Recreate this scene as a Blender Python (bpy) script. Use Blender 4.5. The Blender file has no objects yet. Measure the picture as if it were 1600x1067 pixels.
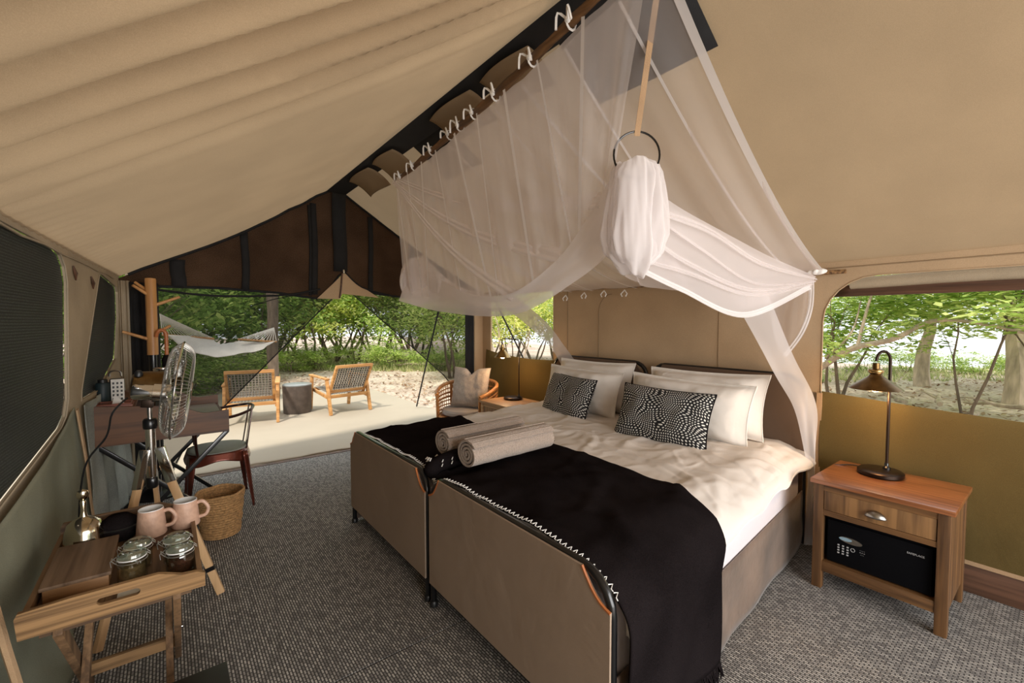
import bpy, bmesh, math, random
from mathutils import Vector, Matrix, noise
from mathutils.geometry import tessellate_polygon
R = math.radians; PI = math.pi; sin = math.sin; cos = math.cos
rnd = random.Random(7)
SC = bpy.context.scene
COL = SC.collection

# ------------------------------------------------ camera, world, sun, exposure
FPX = 692.0; YAW = R(38.0); PIT = R(2.5); CH = 1.45
cd = bpy.data.cameras.new('camera'); cam = bpy.data.objects.new('camera', cd); COL.objects.link(cam)
cd.sensor_width = 36; cd.lens = FPX/1600*36; cd.clip_start = .03; cd.clip_end = 500
cam.location = (0, 0, CH); cam.rotation_euler = (PI/2 - PIT, 0, -YAW)
SC.camera = cam
w = bpy.data.worlds.new('World'); SC.world = w; w.use_nodes = True
bg = w.node_tree.nodes['Background']; bg.inputs[0].default_value = (.93, .97, 1.0, 1); bg.inputs[1].default_value = 1.35
sd = bpy.data.lights.new('sun', 'SUN'); sun = bpy.data.objects.new('sun', sd); COL.objects.link(sun)
sd.energy = 3.4; sd.angle = R(6); sd.color = (1, .93, .82); sun.rotation_euler = Vector((.5, .35, -.85)).to_track_quat('-Z', 'Y').to_euler()
ad = bpy.data.lights.new('rear_fill_light', 'AREA'); al = bpy.data.objects.new('rear_fill_light', ad); COL.objects.link(al)
ad.shape = 'RECTANGLE'; ad.size = 3.5; ad.size_y = 2.0; ad.energy = 170; ad.color = (1.0, .98, .95)
al.location = (1.3, -2.6, 1.4); al.rotation_euler = (R(90), 0, 0)  # added area lamp brightening the room, as if from an unseen rear opening
SC.view_settings.view_transform = 'Standard'; SC.view_settings.look = 'None'
SC.view_settings.exposure = 0.2; SC.view_settings.gamma = 1; SC.view_settings.use_curve_mapping = False

fw = Vector((sin(YAW)*cos(PIT), cos(YAW)*cos(PIT), -sin(PIT)))
rt = Vector((cos(YAW), -sin(YAW), 0)); up = rt.cross(fw)
def at(px, py, ax, val):
    """real place of something seen in the photo, once one of its coordinates is known"""
    d = fw + rt*((px-800)/FPX) - up*((py-533.5)/FPX)
    i = 'xyz'.index(ax); o = Vector((0, 0, CH))
    return o + d*((val-o[i])/d[i])

# ------------------------------------------------ materials
def new_mat(name):
    m = bpy.data.materials.new(name); m.use_nodes = True
    nt = m.node_tree; nt.nodes.clear()
    out = nt.nodes.new('ShaderNodeOutputMaterial')
    return m, nt, out
def N(nt, typ, **kw):
    n = nt.nodes.new(typ)
    for k, v in kw.items():
        if k in n.inputs: n.inputs[k].default_value = v
        else: setattr(n, k, v)
    return n
def L(nt, a, b): nt.links.new(a, b)
def c4(c): return (c[0], c[1], c[2], 1)
def coords(nt, scale=(1, 1, 1), rot=(0, 0, 0)):
    tc = N(nt, 'ShaderNodeTexCoord'); mp = N(nt, 'ShaderNodeMapping')
    mp.inputs['Scale'].default_value = scale; mp.inputs['Rotation'].default_value = rot
    L(nt, tc.outputs['Object'], mp.inputs['Vector']); return mp.outputs[0]
def ramp(nt, fac, stops):
    r = N(nt, 'ShaderNodeValToRGB'); e = r.color_ramp.elements
    while len(e) < len(stops): e.new(.5)
    for i, (p, c) in enumerate(stops): e[i].position = p; e[i].color = c4(c)
    L(nt, fac, r.inputs[0]); return r.outputs[0]
def simple(name, c, rough=.6, metal=0, var=.12, scale=8, bump=0, bscale=60, stretch=(1, 1, 1), sheen=0, coat=0, trans=0, emit=None):
    m, nt, out = new_mat(name)
    p = N(nt, 'ShaderNodeBsdfPrincipled', Roughness=rough, Metallic=metal)
    co = coords(nt, stretch)
    nz = N(nt, 'ShaderNodeTexNoise', Scale=scale, Detail=5.0); L(nt, co, nz.inputs['Vector'])
    a = tuple(max(0, x*(1-var)) for x in c); b = tuple(min(1, x*(1+var)) for x in c)
    L(nt, ramp(nt, nz.outputs[0], [(.3, a), (.7, b)]), p.inputs['Base Color'])
    if bump:
        n2 = N(nt, 'ShaderNodeTexNoise', Scale=bscale, Detail=3.0); L(nt, co, n2.inputs['Vector'])
        bp = N(nt, 'ShaderNodeBump', Strength=bump, Distance=.01); L(nt, n2.outputs[0], bp.inputs['Height']); L(nt, bp.outputs[0], p.inputs['Normal'])
    if sheen: p.inputs['Sheen Weight'].default_value = sheen
    if coat: p.inputs['Coat Weight'].default_value = coat
    if trans: p.inputs['Transmission Weight'].default_value = trans
    if emit: p.inputs['Emission Color'].default_value = c4(emit[0]); p.inputs['Emission Strength'].default_value = emit[1]
    L(nt, p.outputs[0], out.inputs[0]); return m
def wood(name, dark, light, axis='x', rough=.5, fine=38, bump=.25, coat=0, lo=.38, hi=.58):
    m, nt, out = new_mat(name)
    sc = {'x': (1.6, fine, fine), 'y': (fine, 1.6, fine), 'z': (fine, fine, 1.6)}[axis]
    sc2 = {'x': (1, 9, 9), 'y': (9, 1, 9), 'z': (9, 9, 1)}[axis]
    p = N(nt, 'ShaderNodeBsdfPrincipled', Roughness=rough)
    n1 = N(nt, 'ShaderNodeTexNoise', Scale=1.0, Detail=6.0, Distortion=.4); L(nt, coords(nt, sc), n1.inputs['Vector'])
    n2 = N(nt, 'ShaderNodeTexNoise', Scale=1.0, Detail=3.0, Distortion=1.2); L(nt, coords(nt, sc2), n2.inputs['Vector'])
    mx = N(nt, 'ShaderNodeMath', operation='MULTIPLY_ADD'); L(nt, n1.outputs[0], mx.inputs[0]); mx.inputs[1].default_value = .55
    mm = N(nt, 'ShaderNodeMath', operation='MULTIPLY'); L(nt, n2.outputs[0], mm.inputs[0]); mm.inputs[1].default_value = .45
    L(nt, mm.outputs[0], mx.inputs[2])
    L(nt, ramp(nt, mx.outputs[0], [(lo, dark), (hi, light)]), p.inputs['Base Color'])
    bp = N(nt, 'ShaderNodeBump', Strength=bump, Distance=.003); L(nt, mx.outputs[0], bp.inputs['Height']); L(nt, bp.outputs[0], p.inputs['Normal'])
    if coat: p.inputs['Coat Weight'].default_value = coat
    L(nt, p.outputs[0], out.inputs[0]); return m
def cloth(name, c, transl=.3, weave=420, wb=.15, blot=.06, rough=.9, wrinkle=0, tc=None, fine=0):
    """woven fabric that lets some light through"""
    m, nt, out = new_mat(name)
    co = coords(nt)
    nz = N(nt, 'ShaderNodeTexNoise', Scale=2.2, Detail=6.0); L(nt, co, nz.inputs['Vector'])
    wv = N(nt, 'ShaderNodeTexNoise', Scale=float(weave), Detail=1.0); L(nt, co, wv.inputs['Vector'])
    ad_ = N(nt, 'ShaderNodeMath', operation='ADD'); L(nt, nz.outputs[0], ad_.inputs[0]); L(nt, wv.outputs[0], ad_.inputs[1])
    hf = N(nt, 'ShaderNodeMath', operation='MULTIPLY'); L(nt, ad_.outputs[0], hf.inputs[0]); hf.inputs[1].default_value = .5
    a = tuple(x*(1-blot*2) for x in c); b = tuple(min(1, x*(1+blot*2)) for x in c)
    cc = ramp(nt, hf.outputs[0], [(.35, a), (.65, b)])
    df = N(nt, 'ShaderNodeBsdfDiffuse'); L(nt, cc, df.inputs[0])
    tr = N(nt, 'ShaderNodeBsdfTranslucent')
    if tc: tr.inputs[0].default_value = c4(tc)
    else: L(nt, cc, tr.inputs[0])
    hb = wv.outputs[0]; dist = .002
    bp = N(nt, 'ShaderNodeBump', Strength=wb, Distance=dist); L(nt, hb, bp.inputs['Height'])
    last = bp
    if wrinkle:
        wn = N(nt, 'ShaderNodeTexNoise', Scale=3.2, Detail=4.0, Distortion=.3); L(nt, co, wn.inputs['Vector'])
        b2 = N(nt, 'ShaderNodeBump', Strength=wrinkle, Distance=.03); L(nt, wn.outputs[0], b2.inputs['Height']); L(nt, bp.outputs[0], b2.inputs['Normal']); last = b2
    if fine:
        mp2 = N(nt, 'ShaderNodeMapping'); mp2.inputs['Scale'].default_value = (1, 2.2, 1.5); mp2.inputs['Rotation'].default_value = (0, 0, .6); L(nt, co, mp2.inputs[0])
        wf_ = N(nt, 'ShaderNodeTexNoise', noise_type='RIDGED_MULTIFRACTAL', Scale=4.0, Detail=4.0, Distortion=.6); L(nt, mp2.outputs[0], wf_.inputs['Vector'])
        b3 = N(nt, 'ShaderNodeBump', Strength=min(1, fine*1.6), Distance=.02); L(nt, wf_.outputs[0], b3.inputs['Height']); L(nt, last.outputs[0], b3.inputs['Normal']); last = b3
    L(nt, last.outputs[0], df.inputs['Normal'])
    mx = N(nt, 'ShaderNodeMixShader'); mx.inputs[0].default_value = transl
    L(nt, df.outputs[0], mx.inputs[1]); L(nt, tr.outputs[0], mx.inputs[2]); L(nt, mx.outputs[0], out.inputs[0]); return m
def sheer(name, c, lo, hi, transl=.5):
    """open net: mostly holes face on, thread piling up at a glancing angle"""
    m, nt, out = new_mat(name)
    lw = N(nt, 'ShaderNodeLayerWeight', Blend=.45)
    mr = N(nt, 'ShaderNodeMapRange'); L(nt, lw.outputs['Facing'], mr.inputs[0]); mr.inputs[3].default_value = lo; mr.inputs[4].default_value = hi
    df = N(nt, 'ShaderNodeBsdfDiffuse', Color=c4(c)); tl = N(nt, 'ShaderNodeBsdfTranslucent', Color=c4(c)); tp = N(nt, 'ShaderNodeBsdfTransparent')
    a = N(nt, 'ShaderNodeMixShader'); a.inputs[0].default_value = transl; L(nt, df.outputs[0], a.inputs[1]); L(nt, tl.outputs[0], a.inputs[2])
    b = N(nt, 'ShaderNodeMixShader'); L(nt, mr.outputs[0], b.inputs[0]); L(nt, tp.outputs[0], b.inputs[1]); L(nt, a.outputs[0], b.inputs[2])
    L(nt, b.outputs[0], out.inputs[0]); return m

M = {}
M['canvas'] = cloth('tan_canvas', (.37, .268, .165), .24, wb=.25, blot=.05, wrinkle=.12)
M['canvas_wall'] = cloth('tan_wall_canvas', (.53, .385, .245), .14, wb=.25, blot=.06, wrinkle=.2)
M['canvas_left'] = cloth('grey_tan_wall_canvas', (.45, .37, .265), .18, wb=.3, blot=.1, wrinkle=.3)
M['olive'] = cloth('olive_canvas', (.15, .105, .040), .2, wb=.25, blot=.08, wrinkle=.4)
M['sage'] = cloth('sage_green_canvas', (.29, .29, .215), .25, wb=.25, blot=.08, wrinkle=.5)
M['pale_sheet'] = cloth('pale_plastic_cloth', (.42, .44, .40), .3, blot=.25, wrinkle=.9)
M['valance'] = cloth('brown_shade_mesh', (.075, .045, .028), .15, weave=160, wb=.6, blot=.25, wrinkle=.3)
M['black_cloth'] = simple('black_fabric', (.006, .006, .007), .85, var=.4, bump=.2, bscale=300)
M['strap_tan'] = simple('tan_webbing', (.42, .27, .15), .8, bump=.3, bscale=300)
M['shade_screen'] = None
def shade_screen():
    m, nt, out = new_mat('black_green_insect_screen')
    co = coords(nt, (1, 1, 1))
    wv = N(nt, 'ShaderNodeTexWave', wave_type='BANDS', bands_direction='Z', Scale=26.0, Distortion=1.6, Detail=2.0); wv.inputs['Detail Scale'].default_value = 3
    L(nt, co, wv.inputs['Vector'])
    nz = N(nt, 'ShaderNodeTexNoise', Scale=110.0, Detail=2.0); L(nt, co, nz.inputs['Vector'])
    mu = N(nt, 'ShaderNodeMath', operation='MULTIPLY'); L(nt, wv.outputs[1], mu.inputs[0]); L(nt, nz.outputs[0], mu.inputs[1])
    cc = ramp(nt, mu.outputs[0], [(.2, (.008, .011, .011)), (.62, (.05, .058, .055))])
    p = N(nt, 'ShaderNodeBsdfPrincipled', Roughness=.6); L(nt, cc, p.inputs['Base Color'])
    bp = N(nt, 'ShaderNodeBump', Strength=.5, Distance=.004); L(nt, mu.outputs[0], bp.inputs['Height']); L(nt, bp.outputs[0], p.inputs['Normal'])
    tp = N(nt, 'ShaderNodeBsdfTransparent'); mx = N(nt, 'ShaderNodeMixShader'); mx.inputs[0].default_value = .95
    L(nt, tp.outputs[0], mx.inputs[1]); L(nt, p.outputs[0], mx.inputs[2]); L(nt, mx.outputs[0], out.inputs[0]); return m
M['shade_screen'] = shade_screen()
def thin_screen(name, c, fac):
    m, nt, out = new_mat(name)
    df = N(nt, 'ShaderNodeBsdfDiffuse', Color=c4(c)); tp = N(nt, 'ShaderNodeBsdfTransparent'); mx = N(nt, 'ShaderNodeMixShader'); mx.inputs[0].default_value = fac
    L(nt, tp.outputs[0], mx.inputs[1]); L(nt, df.outputs[0], mx.inputs[2]); L(nt, mx.outputs[0], out.inputs[0]); return m
M['door_screen'] = thin_screen('dark_door_netting', (.03, .035, .03), .42)
M['net'] = sheer('white_net_one_layer', (.93, .88, .88), .38, 1.0)
M['net_top'] = sheer('white_net_canopy', (.93, .87, .86), .27, .9)
M['net_dense'] = sheer('white_net_gathered', (.90, .86, .86), .55, 1.0, .4)
M['net_hem'] = sheer('white_net_hem', (.96, .94, .95), .8, 1.0, .35)
M['white_tape'] = simple('white_cotton_tape', (.85, .83, .8), .9, var=.04)
M['black_metal'] = simple('black_metal', (.008, .008, .009), .3, .3, var=.2, coat=.4)
M['dark_bronze'] = simple('dark_bronze', (.03, .018, .012), .35, .8)
M['chrome'] = simple('chrome', (.75, .75, .74), .12, 1, var=.05)
M['wire'] = simple('chromed_wire', (.62, .61, .58), .35, .9, var=.03)
M['brass'] = simple('aged_brass', (.38, .25, .10), .28, 1, var=.2, scale=20)
M['brass_dark'] = simple('dark_aged_brass', (.15, .09, .035), .35, 1, var=.3, scale=20)
M['pewter'] = simple('pewter', (.33, .31, .28), .3, 1, var=.15)
M['silver'] = simple('tarnished_silver', (.55, .48, .36), .14, 1, var=.2)
M['bulb'] = simple('lit_bulb', (1, .8, .5), .5, emit=((1, .68, .34), 45))
M['bed_canvas'] = cloth('taupe_bed_canvas', (.35, .265, .20), .05, weave=500, blot=.05, wrinkle=.35)
M['head_canvas'] = cloth('brown_headboard_canvas', (.15, .10, .07), .05, weave=500, blot=.05, wrinkle=.2)
M['skirt'] = simple('brown_velvet_canvas', (.13, .085, .06), .75, var=.35, scale=5, bump=.4, bscale=14, sheen=.3)
M['piping'] = simple('orange_leather_edging', (.42, .13, .035), .5, coat=.2)
M['linen'] = cloth('white_bed_linen', (.76, .70, .645), .1, weave=700, wb=.08, blot=.01, wrinkle=.5, fine=.30)
M['linen_pil'] = cloth('white_pillow_linen', (.84, .79, .73), .12, weave=700, wb=.08, blot=.01, wrinkle=.4, fine=.22)
M['sheet'] = cloth('cool_white_sheet', (.74, .68, .70), .1, weave=600, wb=.08, blot=.02, wrinkle=.25)
M['throw'] = cloth('black_wool_throw', (.012, .0095, .010), 0, weave=380, wb=.5, blot=.25)
M['towel'] = simple('taupe_towelling', (.42, .325, .26), .95, var=.16, scale=120, bump=1.0, bscale=170, sheen=.3)
M['grey_cushion'] = simple('warm_grey_linen', (.42, .36, .31), .95, var=.12, scale=60, bump=.4, bscale=260)
M['seat_cushion'] = simple('light_grey_upholstery', (.42, .38, .36), .95, var=.06, bump=.3, bscale=260)
M['ns_wood'] = wood('reclaimed_brown_wood_y', (.06, .026, .008), (.19, .09, .03), 'y', .55)
M['ns_wood_z'] = wood('reclaimed_brown_wood_z', (.052, .023, .008), (.17, .08, .027), 'z', .55)
M['ns_top'] = wood('red_brown_polished_top', (.15, .048, .016), (.33, .12, .042), 'y', .3, coat=.4)
M['drawer_wood'] = wood('figured_drawer_front', (.085, .04, .014), (.29, .15, .055), 'z', .55, fine=26)
M['ns2_wood'] = wood('honey_nightstand_wood', (.25, .12, .045), (.5, .29, .13), 'y', .5)
M['tray_wood'] = wood('weathered_acacia_x', (.07, .034, .013), (.34, .195, .085), 'x', .6, fine=70, bump=.6, lo=.40, hi=.56)
M['tray_wood_y'] = wood('weathered_acacia_y', (.09, .048, .022), (.23, .13, .062), 'y', .6, fine=60, bump=.5)
M['tray_wood_z'] = wood('acacia_leg_z', (.10, .055, .027), (.24, .135, .065), 'z', .6, fine=60)
M['box_wood'] = wood('worn_box_lid', (.11, .062, .033), (.23, .145, .088), 'y', .6, fine=45)
M['box_side'] = wood('box_side_wood', (.20, .09, .03), (.42, .22, .085), 'x', .5)
M['desk_wood'] = wood('dark_walnut_desk', (.04, .015, .005), (.135, .055, .019), 'x', .5, fine=26)
M['desk_wood_y'] = wood('dark_walnut_desk_y', (.055, .018, .006), (.17, .065, .024), 'y', .5, fine=26)
M['desk_leather'] = simple('grey_green_writing_surface', (.26, .25, .22), .35, var=.1)
M['teak'] = wood('golden_teak', (.42, .19, .055), (.68, .36, .13), 'x', .5, fine=24)
M['rack_wood'] = wood('oiled_rack_wood', (.40, .18, .055), (.58, .30, .11), 'z', .45, fine=24)
M['leg_wood'] = wood('pale_beech_leg', (.46, .26, .12), (.66, .42, .22), 'z', .4, fine=22, coat=.3)
M['rope'] = simple('charcoal_and_cream_webbing', (.34, .31, .27), .9, var=.25, scale=60)
M['rope_dark'] = simple('charcoal_webbing', (.03, .03, .03), .9, var=.3, scale=60)
M['rattan'] = simple('orange_rattan', (.52, .22, .06), .45, var=.3, scale=30, bump=.3, bscale=90, coat=.2)
M['rattan_dark'] = simple('rattan_binding', (.36, .13, .035), .5, var=.3, scale=40)
M['basket'] = simple('woven_grass', (.43, .24, .095), .8, var=.4, scale=70, bump=.8, bscale=140)
M['concrete'] = simple('dark_brown_concrete', (.10, .075, .06), .7, var=.25, scale=12, bump=.2, bscale=50)
M['concrete_top'] = simple('smooth_concrete_top', (.26, .28, .28), .35, var=.1, scale=12)
M['red_metal'] = simple('oxblood_enamelled_metal', (.13, .028, .016), .28, .55, var=.35, scale=10, coat=.5)
M['dark_red_metal'] = simple('dark_brown_metal_tube', (.045, .014, .010), .3, .6, var=.3, coat=.4)
M['seat_pad'] = simple('grey_seat_pad', (.32, .33, .29), .5, var=.1)
M['mug'] = simple('speckled_blush_stoneware', (.56, .35, .25), .5, var=.1, scale=55, bump=.25, bscale=60)
M['mug_in'] = simple('white_glaze', (.75, .74, .71), .25, var=.03)
M['tea'] = simple('dark_red_tea_leaves', (.10, .022, .008), .8, var=.5, scale=160, bump=.6, bscale=200)
M['brown_sugar'] = simple('brown_sugar', (.30, .16, .07), .8, var=.3, scale=160)
M['white_paper'] = simple('white_card', (.75, .74, .7), .7, var=.05)
M['bottle_green'] = simple('dark_blue_green_plastic', (.015, .03, .035), .5)
M['black_plastic'] = simple('black_plastic', (.012, .012, .012), .4)
M['safe_black'] = cloth('black_safe_enamel', (.006, .006, .007), 0, weave=900, blot=.1)
M['lcd'] = simple('grey_blue_display', (.22, .33, .40), .2)
M['grey_print'] = simple('grey_printing', (.45, .45, .46), .5)
M['leather'] = simple('red_brown_leather', (.20, .055, .028), .4, var=.2)
M['bark'] = simple('grey_brown_bark', (.17, .125, .09), .9, var=.4, scale=14, bump=1, bscale=30, stretch=(1, 1, .25))
M['bark_pale'] = simple('pale_bark', (.46, .36, .28), .9, var=.35, scale=10, bump=1, bscale=26, stretch=(1, 1, .25))
M['deck'] = simple('sand_coloured_deck_mat', (.43, .37, .285), .85, var=.05, scale=1.4, bump=.15, bscale=160)
M['hammock'] = simple('natural_cotton', (.78, .73, .66), .9, var=.06, bump=.3, bscale=120)
M['brown_board'] = wood('dark_brown_skirting', (.045, .02, .01), (.12, .055, .03), 'y', .5)
M['black_screen_frame'] = M['black_cloth']
def glass():
    m, nt, out = new_mat('clear_jar_glass')
    tp = N(nt, 'ShaderNodeBsdfTransparent'); tp.inputs[0].default_value = (.88, .94, .91, 1)
    gl = N(nt, 'ShaderNodeBsdfGlossy'); gl.inputs['Roughness'].default_value = .06
    fr = N(nt, 'ShaderNodeLayerWeight', Blend=.35); mr = N(nt, 'ShaderNodeMapRange'); L(nt, fr.outputs['Facing'], mr.inputs[0]); mr.inputs[3].default_value = .10; mr.inputs[4].default_value = .75
    mx = N(nt, 'ShaderNodeMixShader'); L(nt, mr.outputs[0], mx.inputs[0]); L(nt, tp.outputs[0], mx.inputs[1]); L(nt, gl.outputs[0], mx.inputs[2]); L(nt, mx.outputs[0], out.inputs[0]); return m
M['glass'] = glass()
def dotted():
    m, nt, out = new_mat('black_fabric_with_white_stitch_dots')
    tc = N(nt, 'ShaderNodeTexCoord')
    nz = N(nt, 'ShaderNodeTexNoise', Scale=4.5, Detail=0.0); L(nt, tc.outputs['UV'], nz.inputs['Vector'])
    sb = N(nt, 'ShaderNodeVectorMath', operation='MULTIPLY_ADD'); L(nt, nz.outputs[1], sb.inputs[0]); sb.inputs[1].default_value = (.16, .12, 0); L(nt, tc.outputs['UV'], sb.inputs[2])
    mp = N(nt, 'ShaderNodeMapping'); mp.inputs['Scale'].default_value = (36, 24, 1); mp.inputs['Rotation'].default_value = (0, 0, .5); L(nt, sb.outputs[0], mp.inputs[0])
    sx = N(nt, 'ShaderNodeSeparateXYZ'); L(nt, mp.outputs[0], sx.inputs[0])
    fx = N(nt, 'ShaderNodeMath', operation='FRACT'); L(nt, sx.outputs[0], fx.inputs[0])
    fl = N(nt, 'ShaderNodeMath', operation='FLOOR'); L(nt, sx.outputs[0], fl.inputs[0])
    of = N(nt, 'ShaderNodeMath', operation='MULTIPLY_ADD'); L(nt, fl.outputs[0], of.inputs[0]); of.inputs[1].default_value = .5; L(nt, sx.outputs[1], of.inputs[2])
    fy = N(nt, 'ShaderNodeMath', operation='FRACT'); L(nt, of.outputs[0], fy.inputs[0])
    cb = N(nt, 'ShaderNodeCombineXYZ'); L(nt, fx.outputs[0], cb.inputs[0]); L(nt, fy.outputs[0], cb.inputs[1])
    ds = N(nt, 'ShaderNodeVectorMath', operation='DISTANCE'); L(nt, cb.outputs[0], ds.inputs[0]); ds.inputs[1].default_value = (.5, .5, 0)
    cc = ramp(nt, ds.outputs['Value'], [(.24, (.70, .68, .64)), (.31, (.005, .005, .006))])
    p = N(nt, 'ShaderNodeBsdfPrincipled', Roughness=.9); L(nt, cc, p.inputs['Base Color'])
    bp = N(nt, 'ShaderNodeBump', Strength=.5, Distance=.002); L(nt, cc, bp.inputs['Height']); L(nt, bp.outputs[0], p.inputs['Normal'])
    L(nt, p.outputs[0], out.inputs[0]); return m
M['dots'] = dotted()
def carpet():
    m, nt, out = new_mat('woven_grey_sisal_carpet')
    tc = N(nt, 'ShaderNodeTexCoord'); mp = N(nt, 'ShaderNodeMapping'); mp.inputs['Rotation'].default_value = (0, 0, R(90)); L(nt, tc.outputs['Object'], mp.inputs[0])
    nz = N(nt, 'ShaderNodeTexNoise', Scale=5.0, Detail=3.0); L(nt, mp.outputs[0], nz.inputs[0])
    b = N(nt, 'ShaderNodeTexBrick', Scale=23.0); b.offset = .5
    b.inputs['Brick Width'].default_value = .62; b.inputs['Row Height'].default_value = .27; b.inputs['Mortar Size'].default_value = .075; b.inputs['Mortar Smooth'].default_value = .5
    b.inputs['Color1'].default_value = (.56, .54, .51, 1); b.inputs['Color2'].default_value = (.20, .19, .185, 1); b.inputs['Mortar'].default_value = (.055, .052, .05, 1)
    L(nt, mp.outputs[0], b.inputs['Vector'])
    n2 = N(nt, 'ShaderNodeTexNoise', Scale=240.0, Detail=2.0); L(nt, mp.outputs[0], n2.inputs[0])
    mx = N(nt, 'ShaderNodeMix', data_type='RGBA', blend_type='MULTIPLY'); mx.inputs[0].default_value = .8
    L(nt, b.outputs[0], mx.inputs[6]); L(nt, ramp(nt, n2.outputs[0], [(.25, (.45, .45, .45)), (.75, (1.45, 1.42, 1.38))]), mx.inputs[7])
    p = N(nt, 'ShaderNodeBsdfPrincipled', Roughness=.85); L(nt, mx.outputs[2], p.inputs['Base Color'])
    bp = N(nt, 'ShaderNodeBump', Strength=.7, Distance=.004); L(nt, b.outputs['Color'], bp.inputs['Height']); L(nt, bp.outputs[0], p.inputs['Normal'])
    L(nt, p.outputs[0], out.inputs[0]); return m
M['carpet'] = carpet()
def leaf_mat(name, cols, transl=.58):
    m, nt, out = new_mat(name)
    g = N(nt, 'ShaderNodeNewGeometry'); cc = ramp(nt, g.outputs['Random Per Island'], cols)
    df = N(nt, 'ShaderNodeBsdfDiffuse'); L(nt, cc, df.inputs[0]); tl = N(nt, 'ShaderNodeBsdfTranslucent'); L(nt, cc, tl.inputs[0])
    mx = N(nt, 'ShaderNodeMixShader'); mx.inputs[0].default_value = transl; L(nt, df.outputs[0], mx.inputs[1]); L(nt, tl.outputs[0], mx.inputs[2]); L(nt, mx.outputs[0], out.inputs[0]); return m
M['leaf_yellow'] = leaf_mat('yellow_green_leaves', [(0, (.36, .46, .09)), (.5, (.68, .72, .17)), (1, (.90, .88, .40))])
M['leaf_green'] = leaf_mat('fresh_green_leaves', [(0, (.22, .36, .08)), (.5, (.48, .62, .17)), (1, (.78, .84, .34))])
M['leaf_dark'] = leaf_mat('deep_green_leaves', [(0, (.13, .24, .05)), (.6, (.34, .50, .12)), (1, (.66, .76, .24))])
M['dry'] = leaf_mat('dry_fallen_leaves', [(0, (.20, .11, .06)), (.5, (.45, .32, .22)), (1, (.72, .62, .50))], .1)
M['grass'] = leaf_mat('dry_green_grass', [(0, (.26, .32, .12)), (.6, (.52, .54, .26)), (1, (.75, .70, .42))], .4)
def ground_mat():
    m, nt, out = new_mat('sandy_ground_with_litter')
    co = coords(nt)
    n1 = N(nt, 'ShaderNodeTexNoise', Scale=.6, Detail=8.0, Roughness=.7); L(nt, co, n1.inputs[0])
    v = N(nt, 'ShaderNodeTexVoronoi', Scale=9.0); L(nt, co, v.inputs[0])
    n3 = N(nt, 'ShaderNodeTexNoise', Scale=14.0, Detail=5.0); L(nt, co, n3.inputs[0])
    a = ramp(nt, n1.outputs[0], [(.3, (.36, .26, .20)), (.52, (.60, .49, .40)), (.7, (.74, .65, .55))])
    b = ramp(nt, n3.outputs[0], [(.35, (.55, .5, .45)), (.6, (1, 1, 1))])
    mx = N(nt, 'ShaderNodeMix', data_type='RGBA', blend_type='MULTIPLY'); mx.inputs[0].default_value = .8; L(nt, a, mx.inputs[6]); L(nt, b, mx.inputs[7])
    p = N(nt, 'ShaderNodeBsdfPrincipled', Roughness=.95); L(nt, mx.outputs[2], p.inputs['Base Color'])
    bp = N(nt, 'ShaderNodeBump', Strength=.8, Distance=.05); L(nt, n3.outputs[0], bp.inputs['Height']); L(nt, bp.outputs[0], p.inputs['Normal'])
    L(nt, p.outputs[0], out.inputs[0]); return m
M['ground'] = ground_mat()
M['river'] = simple('pale_river_water', (.86, .90, .93), .25, var=.03, scale=1, bump=.2, bscale=3)
M['far_bank'] = simple('hazy_far_bank', (.62, .66, .60), .9, var=.08, scale=.4)

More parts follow.
